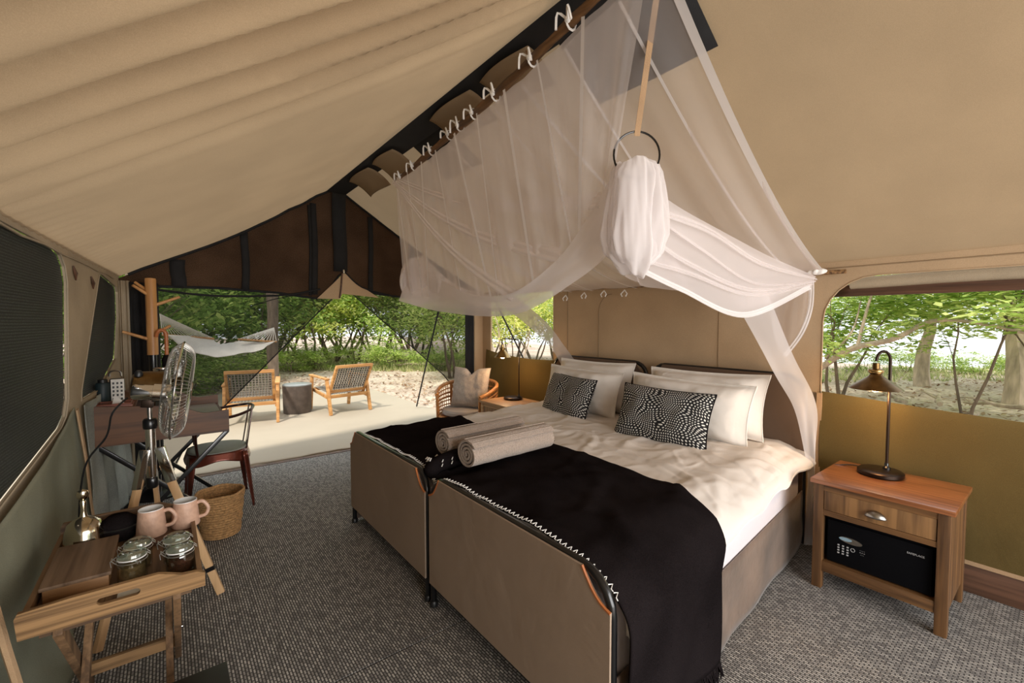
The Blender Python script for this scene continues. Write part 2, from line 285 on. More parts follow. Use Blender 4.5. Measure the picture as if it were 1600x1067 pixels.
# ------------------------------------------------ mesh helpers
class MB:
    def __init__(s): s.v = []; s.f = []
    def add(s, vs, fs, mat=None):
        b = len(s.v)
        s.v += [tuple(mat @ Vector(p)) if mat else tuple(p) for p in vs]
        s.f += [tuple(i+b for i in f) for f in fs]; return s
    def box(s, c, d, mat=None):
        x, y, z = d[0]/2, d[1]/2, d[2]/2
        vs = [(c[0]+a*x, c[1]+b*y, c[2]+e*z) for a in (-1, 1) for b in (-1, 1) for e in (-1, 1)]
        return s.add(vs, [(0, 1, 3, 2), (4, 6, 7, 5), (0, 4, 5, 1), (2, 3, 7, 6), (0, 2, 6, 4), (1, 5, 7, 3)], mat)
    def bar(s, a, b, w, h, upv=(0, 0, 1)):
        a = Vector(a); b = Vector(b); d = (b-a).normalized(); u = Vector(upv)
        if abs(d.dot(u)) > .99: u = Vector((1, 0, 0))
        x = d.cross(u).normalized()*w/2; y = x.cross(d).normalized()*h/2
        vs = [a-x-y, a+x-y, a+x+y, a-x+y, b-x-y, b+x-y, b+x+y, b-x+y]
        return s.add(vs, [(3, 2, 1, 0), (4, 5, 6, 7), (0, 1, 5, 4), (1, 2, 6, 5), (2, 3, 7, 6), (3, 0, 4, 7)])
    def tube(s, pts, r, n=8, closed=False):
        pts = [Vector(p) for p in pts]; k = len(pts); rs = r if isinstance(r, (list, tuple)) else [r]*k
        b = len(s.v); prev = None
        for i, p in enumerate(pts):
            if closed: t = pts[(i+1) % k]-pts[i-1]
            else: t = pts[min(i+1, k-1)]-pts[max(i-1, 0)]
            if t.length < 1e-9: t = Vector((0, 0, 1))
            t.normalize()
            if prev is None: u = Vector((0, 0, 1)) if abs(t.z) < .9 else Vector((1, 0, 0))
            else: u = prev
            u = (u - t*u.dot(t)); 
            if u.length < 1e-6: u = t.orthogonal()
            u.normalize(); prev = u; w_ = t.cross(u)
            for j in range(n):
                a = 2*PI*j/n; s.v.append(tuple(p + (u*cos(a)+w_*sin(a))*rs[i]))
        for i in range(k if closed else k-1):
            i2 = (i+1) % k
            for j in range(n):
                j2 = (j+1) % n; s.f.append((b+i*n+j, b+i*n+j2, b+i2*n+j2, b+i2*n+j))
        if not closed:
            s.f.append(tuple(b+j for j in reversed(range(n)))); s.f.append(tuple(b+(k-1)*n+j for j in range(n)))
        return s
    def lathe(s, prof, n=24, mat=None, cap=True):
        b = len(s.v); k = len(prof)
        for (r, z) in prof:
            for j in range(n):
                p = Vector((r*cos(2*PI*j/n), r*sin(2*PI*j/n), z)); s.v.append(tuple(mat @ p) if mat else tuple(p))
        for i in range(k-1):
            for j in range(n):
                j2 = (j+1) % n; s.f.append((b+i*n+j, b+i*n+j2, b+(i+1)*n+j2, b+(i+1)*n+j))
        if cap:
            if prof[0][0] > 1e-5: s.f.append(tuple(b+j for j in reversed(range(n))))
            if prof[-1][0] > 1e-5: s.f.append(tuple(b+(k-1)*n+j for j in range(n)))
        return s
    def grid(s, fn, nu, nv, closed_u=False):
        b = len(s.v); cu = nu if closed_u else nu+1
        for j in range(nv+1):
            for i in range(cu): s.v.append(tuple(fn(i/nu, j/nv)))
        for j in range(nv):
            for i in range(nu):
                i2 = (i+1) % cu; s.f.append((b+j*cu+i, b+j*cu+i2, b+(j+1)*cu+i2, b+(j+1)*cu+i))
        return s
    def poly(s, loops, fn, thick=None):
        """flat outline (with holes) in 2D, placed by fn(a, b, t); thick = (t0, t1)"""
        l3 = [[Vector((a, b, 0)) for a, b in lp] for lp in loops]; flat = [p for lp in loops for p in lp]
        tri = tessellate_polygon(l3); t0, t1 = thick or (0, 0)
        b = len(s.v); n = len(flat)
        s.v += [tuple(fn(p[0], p[1], t0)) for p in flat]; s.f += [tuple(b+i for i in t) for t in tri]
        if thick:
            s.v += [tuple(fn(p[0], p[1], t1)) for p in flat]; s.f += [tuple(b+n+i for i in reversed(t)) for t in tri]
            o = b
            for lp in loops:
                m = len(lp)
                for i in range(m): s.f.append((o+i, o+(i+1) % m, o+n+(i+1) % m, o+n+i))
                o += m
        return s
ORG = {}
def build(name, mb, mat, parent=None, loc=None, bevel=0, solid=0, angle=40, uv=None, kind=None, label=None, sub=0):
    me = bpy.data.meshes.new(name)
    if parent is not None: o0 = ORG.get(parent.name, Vector((0, 0, 0)))
    else: o0 = Vector(loc) if loc is not None else Vector((0, 0, 0))
    me.from_pydata([(x-o0.x, y-o0.y, z-o0.z) for x, y, z in mb.v], [], mb.f)
    bm = bmesh.new(); bm.from_mesh(me); bmesh.ops.recalc_face_normals(bm, faces=bm.faces) if not uv else None
    if bevel: 
        es = [e for e in bm.edges if len(e.link_faces) == 2 and e.calc_face_angle(0) > .6]
        bmesh.ops.bevel(bm, geom=es, offset=bevel, segments=2, profile=.6, affect='EDGES', clamp_overlap=True)
    bm.to_mesh(me); bm.free()
    if uv:
        lay = me.uv_layers.new(name='UVMap')
        for lp in me.loops: lay.data[lp.index].uv = uv[lp.vertex_index]
    me.materials.append(mat)
    me.polygons.foreach_set('use_smooth', [True]*len(me.polygons)); me.set_sharp_from_angle(angle=R(angle))
    o = bpy.data.objects.new(name, me); COL.objects.link(o); ORG[o.name] = o0
    if parent is not None: o.parent = parent
    else: o.location = o0
    if solid:
        md = o.modifiers.new('thickness', 'SOLIDIFY'); md.thickness = solid; md.offset = 0
    if sub:
        md = o.modifiers.new('smooth', 'SUBSURF'); md.levels = sub; md.render_levels = sub
    if kind: o['kind'] = kind
    if label: o['label'] = label
    return o
def thing(name, label, cat, loc=(0, 0, 0), group=None):
    o = bpy.data.objects.new(name, None); COL.objects.link(o); o.location = loc; o.empty_display_size = .05
    ORG[o.name] = Vector(loc); o['label'] = label; o['category'] = cat
    if group: o['group'] = group
    return o
def tag(o, label, cat, group=None):
    o['label'] = label; o['category'] = cat
    if group: o['group'] = group
    return o
def structure(o): o['kind'] = 'structure'; return o
def copy_thing(src, loc, rotz, scale=1, label=None, group=None, cat=None):
    r = src.copy(); COL.objects.link(r); r.location = loc; r.rotation_euler = (0, 0, rotz)
    r.scale = (scale,)*3 if not isinstance(scale, tuple) else scale
    if label: r['label'] = label
    if group: r['group'] = group
    if cat: r['category'] = cat
    for ch in list(src.children):
        c = ch.copy(); COL.objects.link(c); c.parent = r
        for g in list(ch.children):
            d = g.copy(); COL.objects.link(d); d.parent = c
    return r
def cr(ps, t):
    """Catmull-Rom through points"""
    n = len(ps)-1; x = min(max(t, 0), 1)*n; i = min(int(x), n-1); f = x-i
    p0, p1, p2, p3 = ps[max(i-1, 0)], ps[i], ps[i+1], ps[min(i+2, n)]
    return .5*((2*p1)+(p2-p0)*f+(2*p0-5*p1+4*p2-p3)*f*f+(3*p1-p0-3*p2+p3)*f**3)
def curve(ps, n): ps = [Vector(p) for p in ps]; return [cr(ps, i/n) for i in range(n+1)]
def drape(A, B, nu, nv, amp, freq, nrm, C=None, seed=0, taper=None, jit=.35):
    """cloth stretched between polyline A (v=0) and B (v=1), folds running from A to B"""
    A = [Vector(p) for p in A]; B = [Vector(p) for p in B]; Cm = [Vector(p) for p in C] if C else None; nrm = Vector(nrm).normalized()
    def fn(u, v):
        a, b = cr(A, u), cr(B, u)
        if Cm:
            m = cr(Cm, u); p = a*((1-v)*(1-2*v)) + m*(4*v*(1-v)) + b*(v*(2*v-1))
        else: p = a.lerp(b, v)
        k = taper(u, v) if taper else 1
        d = sin(2*PI*(freq*u) + seed + 1.6*noise.noise(Vector((u*3, v*2, seed)))) + jit*sin(2*PI*freq*2.3*u+seed*2+v*2) + jit*2*noise.noise(Vector((u*freq*1.3, v*2.2, seed+5)))
        return p + nrm*(amp*k*d)
    return MB().grid(fn, nu, nv)
def rrect(x0, y0, x1, y1, r, n=6):
    rs = r if isinstance(r, (tuple, list)) else (r,)*4; out = []
    for (cx, cy, a0), q in zip([(x0, y0, 180), (x1, y0, 270), (x1, y1, 0), (x0, y1, 90)], rs):
        sx = 1 if cx == x0 else -1; sy = 1 if cy == y0 else -1
        if q <= 0: out.append((cx, cy)); continue
        for i in range(n+1):
            a = R(a0+90*i/n); out.append((cx+sx*q+q*cos(a), cy+sy*q+q*sin(a)))
    return out
def T(loc, rx=0, ry=0, rz=0): return Matrix.Translation(loc) @ Matrix.Rotation(rz, 4, 'Z') @ Matrix.Rotation(ry, 4, 'Y') @ Matrix.Rotation(rx, 4, 'X')

# ================================================= SETTING
XR = 3.38; YF = 5.0; RX = 1.5; RZ = 2.9; EZ = 1.83
def lx(y): return -.604 + .06*y           # the left wall is slightly splayed
# floor: carpet laid in strips across the tent
fl = structure(build('floor', MB().box((1.45, 1.7, -.035), (4.3, 6.66, .05)), M['black_cloth']))
for (y0, y1) in ((-1.6, 1.795), (1.80, 5.03)):
    build('carpet_strip', MB().box((1.45, (y0+y1)/2, -.005), (4.1, y1-y0-.004, .01)), M['carpet'], fl)
build('threshold_strip', MB().box((1.45, 5.045, -.004), (3.8, .06, .02)), M['brown_board'], fl, bevel=.004)

# right wall, head of the bed
wr_w = rrect(-.9, .94, 1.03, 1.735, (.02, .02, .28, .02))
wr_w1 = rrect(3.58, 1.0, 4.78, 1.80, (.02, .02, .02, .02))
def frame(fn, lp, r, mat, name, parent):
    return build(name, MB().tube([fn(a, b, 0) for a, b in lp], r, 6, closed=True), mat, parent)
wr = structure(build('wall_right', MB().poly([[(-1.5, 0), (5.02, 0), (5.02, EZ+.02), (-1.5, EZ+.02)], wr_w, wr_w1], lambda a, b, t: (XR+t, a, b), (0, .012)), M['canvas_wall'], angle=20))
for i, lp in enumerate((wr_w, wr_w1)):
    f = build('window_edge', MB().tube([(XR-.002, a, b) for a, b in lp], .004, 6, closed=True), M['canvas_wall'], wr)
def flap(y0, y1, ztop0, ztop1, seed):
    def fn(u, v):
        y = y0+(y1-y0)*u; zt = ztop0+(ztop1-ztop0)*u - .035*sin(PI*u); z = .165+(zt-.165)*v
        return (XR-.02-.012*sin(PI*v)-.010*noise.noise(Vector((y*2.2, z*2.5, seed)))-.006*sin((u*2.2+v)*5), y, z)
    return MB().grid(fn, 40, 14)
build('lower_flap', flap(-1.4, 1.02, .95, 1.0, 3), M['olive'], wr)
build('lower_flap', flap(3.56, 4.86, 1.03, 1.09, 8), M['olive'], wr)
for y in (1.028, 3.54): build('webbing_strap', MB().box((XR-.03, y, .5), (.008, .03, .98)), M['strap_tan'], wr)
build('bottom_batten', MB().bar((XR-.02, -1.4, .165), (XR-.02, 5, .165), .02, .022), M['strap_tan'], wr)
structure(build('baseboard_right', MB().box((XR-.012, 1.75, .076), (.02, 6.4, .15)), M['brown_board'], bevel=.003))
def seam(pts, parent, r=.003, mat='canvas'): return build('seam', MB().tube(pts, r, 5), M[mat], parent)
for yc, s in ((2.93, -1), (1.72, 1)):
    seam([(XR-.002, yc, .6), (XR-.002, yc, 1.55)] + [(XR-.002, yc+s*.16*(1-cos(a)), 1.55+.17*sin(a)) for a in [R(15*i) for i in range(1, 7)]], wr)
seam([(XR-.002, -1.4, 1.795), (XR-.002, 5, 1.795)], wr, .004)
seam([(XR-.002, 3.36, .3), (XR-.002, 3.36, 1.78)], wr)
# rolled blind above the big window
rb = thing('rolled_window_blind', 'rolled up brown canvas blind hanging above the large bedside window', 'blind', (XR+.04, 0, 1.66))
build('roll', MB().tube([(XR+.05, y, 1.70+.006*sin(y*5)) for y in [-.9+.1*i for i in range(19)]], .036, 10), M['canvas_left'], rb)
build('lower_hem', MB().grid(lambda u, v: (XR+.05+.015*sin(v*3), -.9+1.9*u, 1.685-.07*v), 20, 3), M['brown_board'], rb, solid=.01)

# left wall
def lw(a, b, t): return (lx(a)+t, a, b)
w1 = [(1.0, .62), (3.06, .93), (3.16, .97), (3.22, 1.05), (3.30, 1.66), (3.27, 1.74), (3.2, 1.79), (3.1, 1.81), (1.0, 1.83)]
w2 = [(3.50, 1.0), (4.1, 1.0), (4.72, 1.16), (4.90, 1.5), (4.91, 1.70), (4.86, 1.74), (4.26, 1.79), (4.18, 1.78), (4.12, 1.72), (3.52, 1.06)]
wl = structure(build('wall_left', MB().poly([[(-1.5, 0), (5.02, 0), (5.02, EZ+.03), (-1.5, EZ+.03)], w1, w2], lw, (-.012, 0)), M['canvas_left'], angle=20))
for lp in (w1, w2):
    build('window_edge', MB().tube([lw(a, b, .002) for a, b in lp], .004, 6, closed=True), M['canvas_left'], wl)
    build('insect_screen', MB().poly([lp], lambda a, b, t: lw(a, b, -.02+t), (0, .004)), M['shade_screen'], wl)
seam([lw(y, 1.80+.006*sin(y*9), .006) for y in [-1+.3*i for i in range(20)]], wl, .006, 'canvas_left')
for y, z in ((3.42, 1.76), (3.88, 1.74)):
    build('toggle_slit', MB().tube([lw(y, z, .006), lw(y+.015, z-.04, .012), lw(y+.05, z-.075, .006)], [.004, .010, .003], 6), M['brown_board'], wl)
# loose lower flap of the left wall, hanging into the room
fa = [lw(1.2, .655, .025), lw(1.9, .755, .03), lw(2.5, .845, .03), lw(3.0, .925, .02), lw(3.25, 1.0, .012)]
fb = [Vector((-.46, 1.2, 0)), Vector((-.43, 1.9, 0)), Vector((-.40, 2.5, 0)), Vector((-.38, 3.1, 0)), Vector((-.38, 3.5, 0))]
build('lower_flap', drape(fa, fb, 70, 30, .040, 1.9, (1, 0, 0), seed=2, taper=lambda u, v: .08+v*.95), M['sage'], wl, solid=.004)
build('lower_flap', drape([lw(3.45, .98, .02), lw(4.9, .98, .02)], [(-.36, 3.6, 0), (-.27, 4.9, 0)], 40, 24, .02, 4, (1, 0, .1), seed=9, taper=lambda u, v: .3+v), M['pale_sheet'], wl, solid=.004)
sp = curve([lw(3.24, .99, .03), lw(3.28, .7, .05), lw(3.36, .42, .05), lw(3.42, .1, .07)], 12)
sm = MB()
for a, b in zip(sp[:-1], sp[1:]): sm.bar(a, b, .045, .006, (1, 0, 0))
build('webbing_strap', sm, M['strap_tan'], wl)
build('webbing_strap', MB().tube(curve([lw(1.9, .68, .07), (-.40, 1.92, .5), (-.38, 1.97, .25), (-.40, 2.0, .02)], 14), .012, 6), M['strap_tan'], wl)

# ceiling: two canvas slopes
def roof_l(u, v):
    y = -1.5+6.52*v; xe = lx(y)-.01; x = xe+(RX-xe)*u
    z = EZ+(RZ+.02-EZ)*u - .055*sin(PI*u)*(.6+.4*sin(v*5)) - .05*sin(PI*u)**2*max(0, (y-3.6)/1.4)
    s = y+.52*x                                # folds run slantwise from eave to ridge
    k = max(0, min(1, (2.35-s)/.5))*max(0, min(1, (s-.3)/.3))*(.35+.65*min(1, u*2.4))*min(1, (1-u)*5+.15)
    ph = s*2*PI/.215 + 1.5*noise.noise(Vector((x*1.2, s*1.6, 1)))
    z += k*(.14*(1-abs(sin(ph*.5)))*2*(.55+.6*noise.noise(Vector((x*.7, s*2.3, 4)))))
    z += .012*noise.noise(Vector((x*1.1, y*.9, 3)))
    k2 = max(0, min(1, (u-.55)*4))*max(0, min(1, (y-1.6)))*min(1, (1-u)*6)
    z += .008*k2*sin(u*46+1.5*noise.noise(Vector((x*2, y*.7, 7))))
    k3 = max(0, 1-u*6); z += .004*k3*sin(y*60+x*20)
    return (x, y, z)
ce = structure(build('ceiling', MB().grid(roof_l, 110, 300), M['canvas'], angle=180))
def roof_r(u, v):
    y = -1.5+6.52*v; x = RX+(XR+.02-RX)*u
    z = RZ+(EZ-RZ)*u - .05*sin(PI*u) + .010*noise.noise(Vector((x*1.3, y*1.1, 9))) + .004*noise.noise(Vector((x*5, y*4, 2)))
    return (x, y, z)
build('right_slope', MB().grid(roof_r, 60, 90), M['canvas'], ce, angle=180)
def on_r(x, y, off=-.012):
    u = (x-RX)/(XR+.02-RX); q = roof_r(u, (y+1.5)/6.52); return Vector((x, y, q[2]+off))
build('ridge_strip', MB().grid(lambda u, v: (Vector((RX-.14, -1.5+6.4*v, RZ-.082))).lerp(Vector((RX+.06, -1.5+6.4*v, RZ-.085)), u), 3, 40), M['black_cloth'], ce)
for y0, y1 in ((.99, 1.64), (2.78, 3.28), (-.8, -.2)):
    build('ridge_patch', MB().grid(lambda u, v: on_r(RX+.03+(.36)*u, y0+(y1-y0)*v, -.018), 4, 4), M['black_cloth'], ce, solid=.003)
for y0, ln in ((1.70, .42), (2.22, .5), (3.34, .42), (3.86, .5)):
    build('ridge_gusset', MB().grid(lambda u, v: (RX-.075+.04*sin(v*PI)*-1+.22*u, y0+ln*v+.03*u, RZ-.105-.10*u*u-.012*sin(PI*v)), 8, 12), M['canvas'], ce, solid=.003)

# front gable with brown mesh valance, open below
gz = lambda x: (EZ+(RZ-EZ)*((x-lx(5))/(RX-lx(5)))) - .03 if x < RX else RZ-(RZ-EZ)*((x-RX)/(XR-RX))-.03
def gable(a, b, t): return (a, YF+t, b)
def roof_z(x): return (roof_l((x-lx(5))/(RX-lx(5)), .997)[2] if x < RX else roof_r((x-RX)/(XR+.02-RX), .997)[2]) - .012
bot = [(lx(5)+.0, 1.76), (.4, 1.77), (.9, 1.745), (1.27, 1.70), (1.40, 1.80), (1.50, 1.95), (1.56, 2.0), (1.66, 1.90), (1.8, 1.79), (2.2, 1.75), (XR, 1.74)]
top = [(XR, gz(XR)+.02), (2.9, gz(2.9)+.02), (RX, gz(RX)+.03), (.8, gz(.8)), (.2, gz(.2)), (lx(5), gz(lx(5))+.02)]
wf = structure(build('wall_front', MB().poly([bot+top], gable, (0, .01)), M['valance'], angle=20))
def vstrip(x0, x1, z0, z1, mat, off=-.012, name='vertical_strap', dx=0, parent=None):
    n = 8
    return build(name, MB().grid(lambda u, v: (x0+(x1-x0)*u + dx*v + .006*sin(v*6+x0*9), YF+off-.006*sin(u*PI), z0+(z1-z0)*v), 3, n), mat, parent or wf, solid=.004)
for a, b, z0 in ((.045, .155, 1.76), (.59, .655, 1.755), (1.225, 1.285, 1.74), (1.83, 1.885, 1.76), (1.20, 1.225, 1.73), (2.35, 2.42, 1.75)):
    vstrip(a, b, z0, gz((a+b)/2)-.03, M['black_cloth'])
vstrip(1.44, 1.585, 2.0, gz(RX)-.02, M['black_cloth'], -.03, 'centre_strap')
build('gable_piping', MB().tube([gable(a, roof_z(a), -.02) for a in [XR-.02-.09*i for i in range(41)]], .012, 6), M['black_cloth'], wf)
build('valance_hem', MB().tube([gable(a, b, -.006) for a, b in bot], .012, 6), M['black_cloth'], wf)
build('door_flap_tip', MB().poly([[(1.27, 1.70), (1.50, 1.70), (1.53, 1.76), (1.94, 1.73), (1.66, 1.90), (1.555, 1.99), (1.43, 1.86)]], gable, (-.03, -.022)), M['canvas_wall'], wf)
build('door_zip', MB().tube([gable(1.53, 1.98, -.036), gable(1.515, 1.82, -.036), gable(1.50, 1.71, -.036)], .010, 6), M['brown_board'], wf)
build('zip_pull', MB().lathe([(0, .03), (.012, .02), (.014, 0), (.008, -.02), (0, -.022)], 8, T((1.545, YF-.04, 2.0))), M['chrome'], wf)
build('drooping_cord', MB().tube(curve([gable(-.1, 1.74, -.03), gable(.25, 1.70, -.03), gable(.6, 1.70, -.03), gable(1.0, 1.73, -.03), gable(1.3, 1.80, -.03)], 24), .010, 6), M['black_cloth'], wf)
build('drooping_cord', MB().tube(curve([gable(.65, 1.60, -.01), gable(.9, 1.69, -.02), gable(1.2, 1.75, -.03)], 14), .004, 6), M['black_cloth'], wf)
build('drooping_cord', MB().tube(curve([gable(1.56, 2.0, -.03), gable(1.75, 1.84, -.03), gable(2.1, 1.76, -.03)], 14), .008, 6), M['black_cloth'], wf)
# left: folded back door flaps; right: corner post
def vdrape(x0, x1, z0, z1, mat, name, amp, freq, seed, off=-.03, parent=wf, yb=None):
    y = YF+off
    return build(name, drape([(x0, y, z1), (x1, y, z1)], [(x0, y, z0), (x1, y, z0)], 24, 14, amp, freq, (0, 1, 0), seed=seed), mat, parent, solid=.004)
vdrape(lx(5)+.0, -.235, 0, 1.80, M['canvas_left'], 'folded_canvas_flap', .012, 2, 1)
vdrape(-.235, -.045, 0, 1.79, M['black_cloth'], 'folded_black_flap', .015, 2.5, 4)
vdrape(3.10, 3.24, 0, 1.76, M['black_cloth'], 'folded_black_flap', .006, 1.5, 6)
build('corner_canvas', MB().box((3.31, YF-.03, .88), (.13, .02, 1.76)), M['canvas_wall'], wf)
# netting doors zipped open along the diagonals
build('netting_panel', MB().poly([[(-.05, .0), (-.02, .0), (.12, .33), (.39, .618), (1.49, 1.77), (1.27, 1.70), (.4, 1.77), (-.05, 1.76)]], gable, (0, .002)), M['door_screen'], wf)
build('netting_panel', MB().poly([[(1.6, 1.80), (2.78, .78), (3.14, .36), (3.14, 1.76), (2.2, 1.75)]], gable, (0, .002)), M['door_screen'], wf)
build('netting_zip', MB().tube([gable(.0, .1, -.01), gable(.12, .33, -.01), gable(.39, .618, -.01), gable(1.49, 1.77, -.01)], .006, 6), M['black_cloth'], wf)
build('netting_zip', MB().tube([gable(1.58, 1.82, -.01), gable(2.78, .78, -.01), gable(3.1, .40, -.01)], .006, 6), M['black_cloth'], wf)
# back wall round an assumed rear doorway, widened for the added lamp (behind the camera)
wb = structure(build('wall_back', MB().box((-.55, -1.5, .92), (.3, .012, 1.84)).box((3.3, -1.5, .92), (.2, .012, 1.84)).poly([[(-.7, EZ), (-.4, EZ+.3), (RX, EZ+.45), (XR, EZ+.0), (RX, RZ-.02)]], lambda a, b, t: (a, -1.5+t, b), (-.01, 0)), M['canvas_wall'], angle=20))

# deck and ground
dk = structure(build('deck', MB().box((.7, 7.85, -.05), (5.6, 5.5, .1)), M['deck'], bevel=.01))
build('front_edge_hem', MB().tube([(-.2+.1*i, 5.11+.012*sin(i*.9)+.008*sin(i*2.3), .006) for i in range(36)], .014, 6), M['deck'], dk)
def gfn(u, v):
    x = -30+70*u; y = -14+64*v
    inside = (-3 < x < 4.2) and (-3 < y < 10.8)
    return (x, y, -.11 + (0 if inside else .05*noise.noise(Vector((x*.35, y*.35, 0))) + .03*noise.noise(Vector((x*1.1, y*1.1, 3)))) - max(0, x-19)*.06)
gr = structure(build('ground', MB().grid(gfn, 140, 128), M['ground'], angle=180))
rv = structure(build('river', MB().box((75, 20, -.75), (110, 160, .4)), M['river']))
lit = MB()
for i in range(9000):
    a = R(rnd.uniform(-12, 88)); d = rnd.uniform(4.3, 19)**1.0
    x, y = d*sin(a), d*cos(a)
    if x < 3.7 and y < 10.8: continue
    z = gfn((x+30)/70, (y+14)/64)[2]+.02; s = rnd.uniform(.03, .075); q = rnd.uniform(0, 6.3); tl = rnd.uniform(-.5, .5)
    m = T((x, y, z), tl, rnd.uniform(-.5, .5), q)
    lit.add([(-s, 0, 0), (0, -s*.45, .01), (s, 0, 0), (0, s*.45, .01)], [(0, 1, 2, 3)], m)
o = build('leaf_litter', lit, M['dry'], None, kind='stuff', angle=180); tag(o, 'dry curled leaves strewn over the sandy ground outside the tent', 'fallen leaves')
gs = MB()
for i in range(900):
    if i % 4: x, y = at(rnd.uniform(440, 760), rnd.uniform(556, 580), 'z', -.1).xy
    else: x, y = at(rnd.uniform(1270, 1640), rnd.uniform(574, 596), 'z', -.1).xy
    if x < 3.8 and y < 11: continue
    hgt = rnd.uniform(.08, .28)
    for k in range(7):
        q = rnd.uniform(0, 6.3); r0 = rnd.uniform(0, .12); bx, by = x+r0*cos(q), y+r0*sin(q); dx, dy = cos(q)*hgt*.5, sin(q)*hgt*.5
        gs.add([(bx-.012, by+.012, -.12), (bx+.012, by-.012, -.12), (bx+dx, by+dy, -.1+hgt*rnd.uniform(.6, 1))], [(0, 1, 2)])
o = build('grass_tufts', gs, M['grass'], None, kind='stuff', angle=180); tag(o, 'thin tufts of grass along the foot of the bushes', 'grass')

# ------------------------------------------------ trees and bushes
def leaf_cloud(seed, n_cl, per, lsz, flat=1.0):
    r = random.Random(seed); mb = MB()
    for c in range(n_cl):
        a = r.uniform(0, 2*PI); ph = math.acos(r.uniform(-1, 1)); rr = r.uniform(.35, 1.0)
        cx, cy, cz = rr*sin(ph)*cos(a), rr*sin(ph)*sin(a), rr*cos(ph)*flat
        for k in range(per):
            p = Vector((cx+r.gauss(0, .13), cy+r.gauss(0, .13), cz+r.gauss(0, .085)))
            s = lsz*r.uniform(.6, 1.25)
            m = T(p, r.uniform(-.9, .9), r.uniform(-.9, .9), r.uniform(0, 6.3))
            mb.add([(-s, 0, 0), (-s*.2, -s*.42, s*.1), (s, 0, -s*.1), (-s*.2, s*.42, s*.1)], [(0, 1, 2), (0, 2, 3)], m)
    return mb
def limb(mb, p, d, ln, r, depth, rg, tips, n=6):
    pts = [Vector(p)]; rs = [r]; dd = Vector(d).normalized()
    for i in range(5):
        dd = (dd + Vector((rg.uniform(-.22, .22), rg.uniform(-.22, .22), rg.uniform(-.08, .2)))).normalized()
        pts.append(pts[-1]+dd*ln/5); rs.append(r*(1-.13*(i+1)))
    mb.tube(pts, rs, n)
    if depth == 0: tips.append(pts[-1]); return
    for k in range(rg.choice((2, 3))):
        a = rg.uniform(0, 2*PI); sp_ = rg.uniform(.4, .85)
        nd = (dd + Vector((cos(a)*sp_, sin(a)*sp_, rg.uniform(-.1, .4)))).normalized()
        limb(mb, pts[rg.choice((3, 4, 5))], nd, ln*.7, rs[-1]*.72, depth-1, rg, tips, max(4, n-1))
def shrub(seed, label, group, leafm, barkm, stems=4, h=2.6, r=.05, crown=(1.7, 1.7, 1.3), cz=2.3, dens=55, lsz=.055, spread=.55):
    t = thing('leafy_bush' if stems > 1 else 'tree', label, 'bush' if stems > 1 else 'tree', (0, 0, 0), group)
    rg = random.Random(seed)
    for k in range(stems):
        mb = MB(); a = 2*PI*k/stems+rg.uniform(-.4, .4); s_ = spread*rg.uniform(.5, 1.2) if stems > 1 else .08
        limb(mb, (cos(a)*.1*(stems > 1), sin(a)*.1*(stems > 1), -.06), (cos(a)*s_, sin(a)*s_, 1), h*rg.uniform(.8, 1.1)*.5, r*rg.uniform(.7, 1.1), 3, rg, [])
        build('stem' if stems > 1 else 'trunk', mb, M[barkm], t)
    mb = leaf_cloud(seed+50, dens, 85, lsz)
    mb.v = [(x*crown[0], y*crown[1], cz+z*crown[2]) for x, y, z in mb.v]
    build('foliage', mb, M[leafm], t, kind='stuff', angle=180)
    return t
G1 = 'bushes of the thicket beyond the deck'
protos = [
    shrub(11, 'yellow green leafy bush with slim brown stems in the thicket beyond the deck', G1, 'leaf_yellow', 'bark', 5, 3.4, .05, (2.0, 2.0, 1.5), 2.2, 44, .045),
    shrub(23, 'fresh green leafy bush in the thicket beyond the deck', G1+', fresh green', 'leaf_green', 'bark', 4, 3.2, .05, (1.9, 1.9, 1.6), 2.1, 46, .045),
    shrub(37, 'deep green leafy bush in the thicket beyond the hammock', G1+', deep green', 'leaf_dark', 'bark', 4, 3.2, .05, (2.0, 2.0, 1.7), 2.1, 48, .045),
    shrub(41, 'low leafy undergrowth bush at the foot of the thicket', 'low undergrowth bushes', 'leaf_green', 'bark', 4, 1.2, .02, (1.1, 1.1, .5), .5, 40, .05),
]
def place(px, dist, k, sc, rz=None, group=None, label=None):
    a = math.atan((px-800)/FPX)+YAW; x, y = dist*sin(a), dist*cos(a)
    rz = rnd.uniform(0, 6.3) if rz is None else rz
    z = gfn((x+30)/70, (y+14)/64)[2]+.02 if x < 19 else -.4
    if k in USED: return copy_thing(protos[k], (x, y, z), rz, sc, label, group)
    USED.add(k); o = protos[k]; o.location = (x, y, z); o.rotation_euler = (0, 0, rz); o.scale = (sc,)*3
    if label: o['label'] = label
    return o
USED = set()
SPOTS = [(190, 13, 2, 1.0), (235, 15, 2, 1.3), (275, 13.5, 2, 1.0), (320, 15.5, 2, 1.25), (365, 14.2, 2, 1.1), (410, 17, 2, 1.4), (150, 11, 2, 1.0), (100, 10, 2, 1.0), (40, 10, 2, 1.0), (-60, 10, 2, 1.2),
         (448, 18, 1, 1.2), (485, 16.5, 0, 1.0), (520, 19, 0, 1.3), (555, 17.5, 1, 1.05), (590, 18.5, 0, 1.25), (625, 16.5, 1, 1.1), (655, 18.5, 0, 1.2), (690, 17.5, 1, 1.1), (722, 19, 0, 1.2), (540, 23, 1, 1.9), (640, 24, 0, 1.9), (420, 23, 2, 2.0), (300, 22, 2, 2.2), (220, 20, 2, 2.0),
         (765, 18, 1, 1.0), (800, 16, 0, .9), (835, 17, 1, .95), (868, 18, 0, .9)]
for s_ in SPOTS: place(*s_)
for px, d in ((455, 15.5), (500, 15.8), (560, 17), (612, 15.5), (668, 15), (705, 14.5), (350, 12.8), (290, 12), (245, 11.8)): place(px, d, 3, rnd.uniform(.7, 1.1))
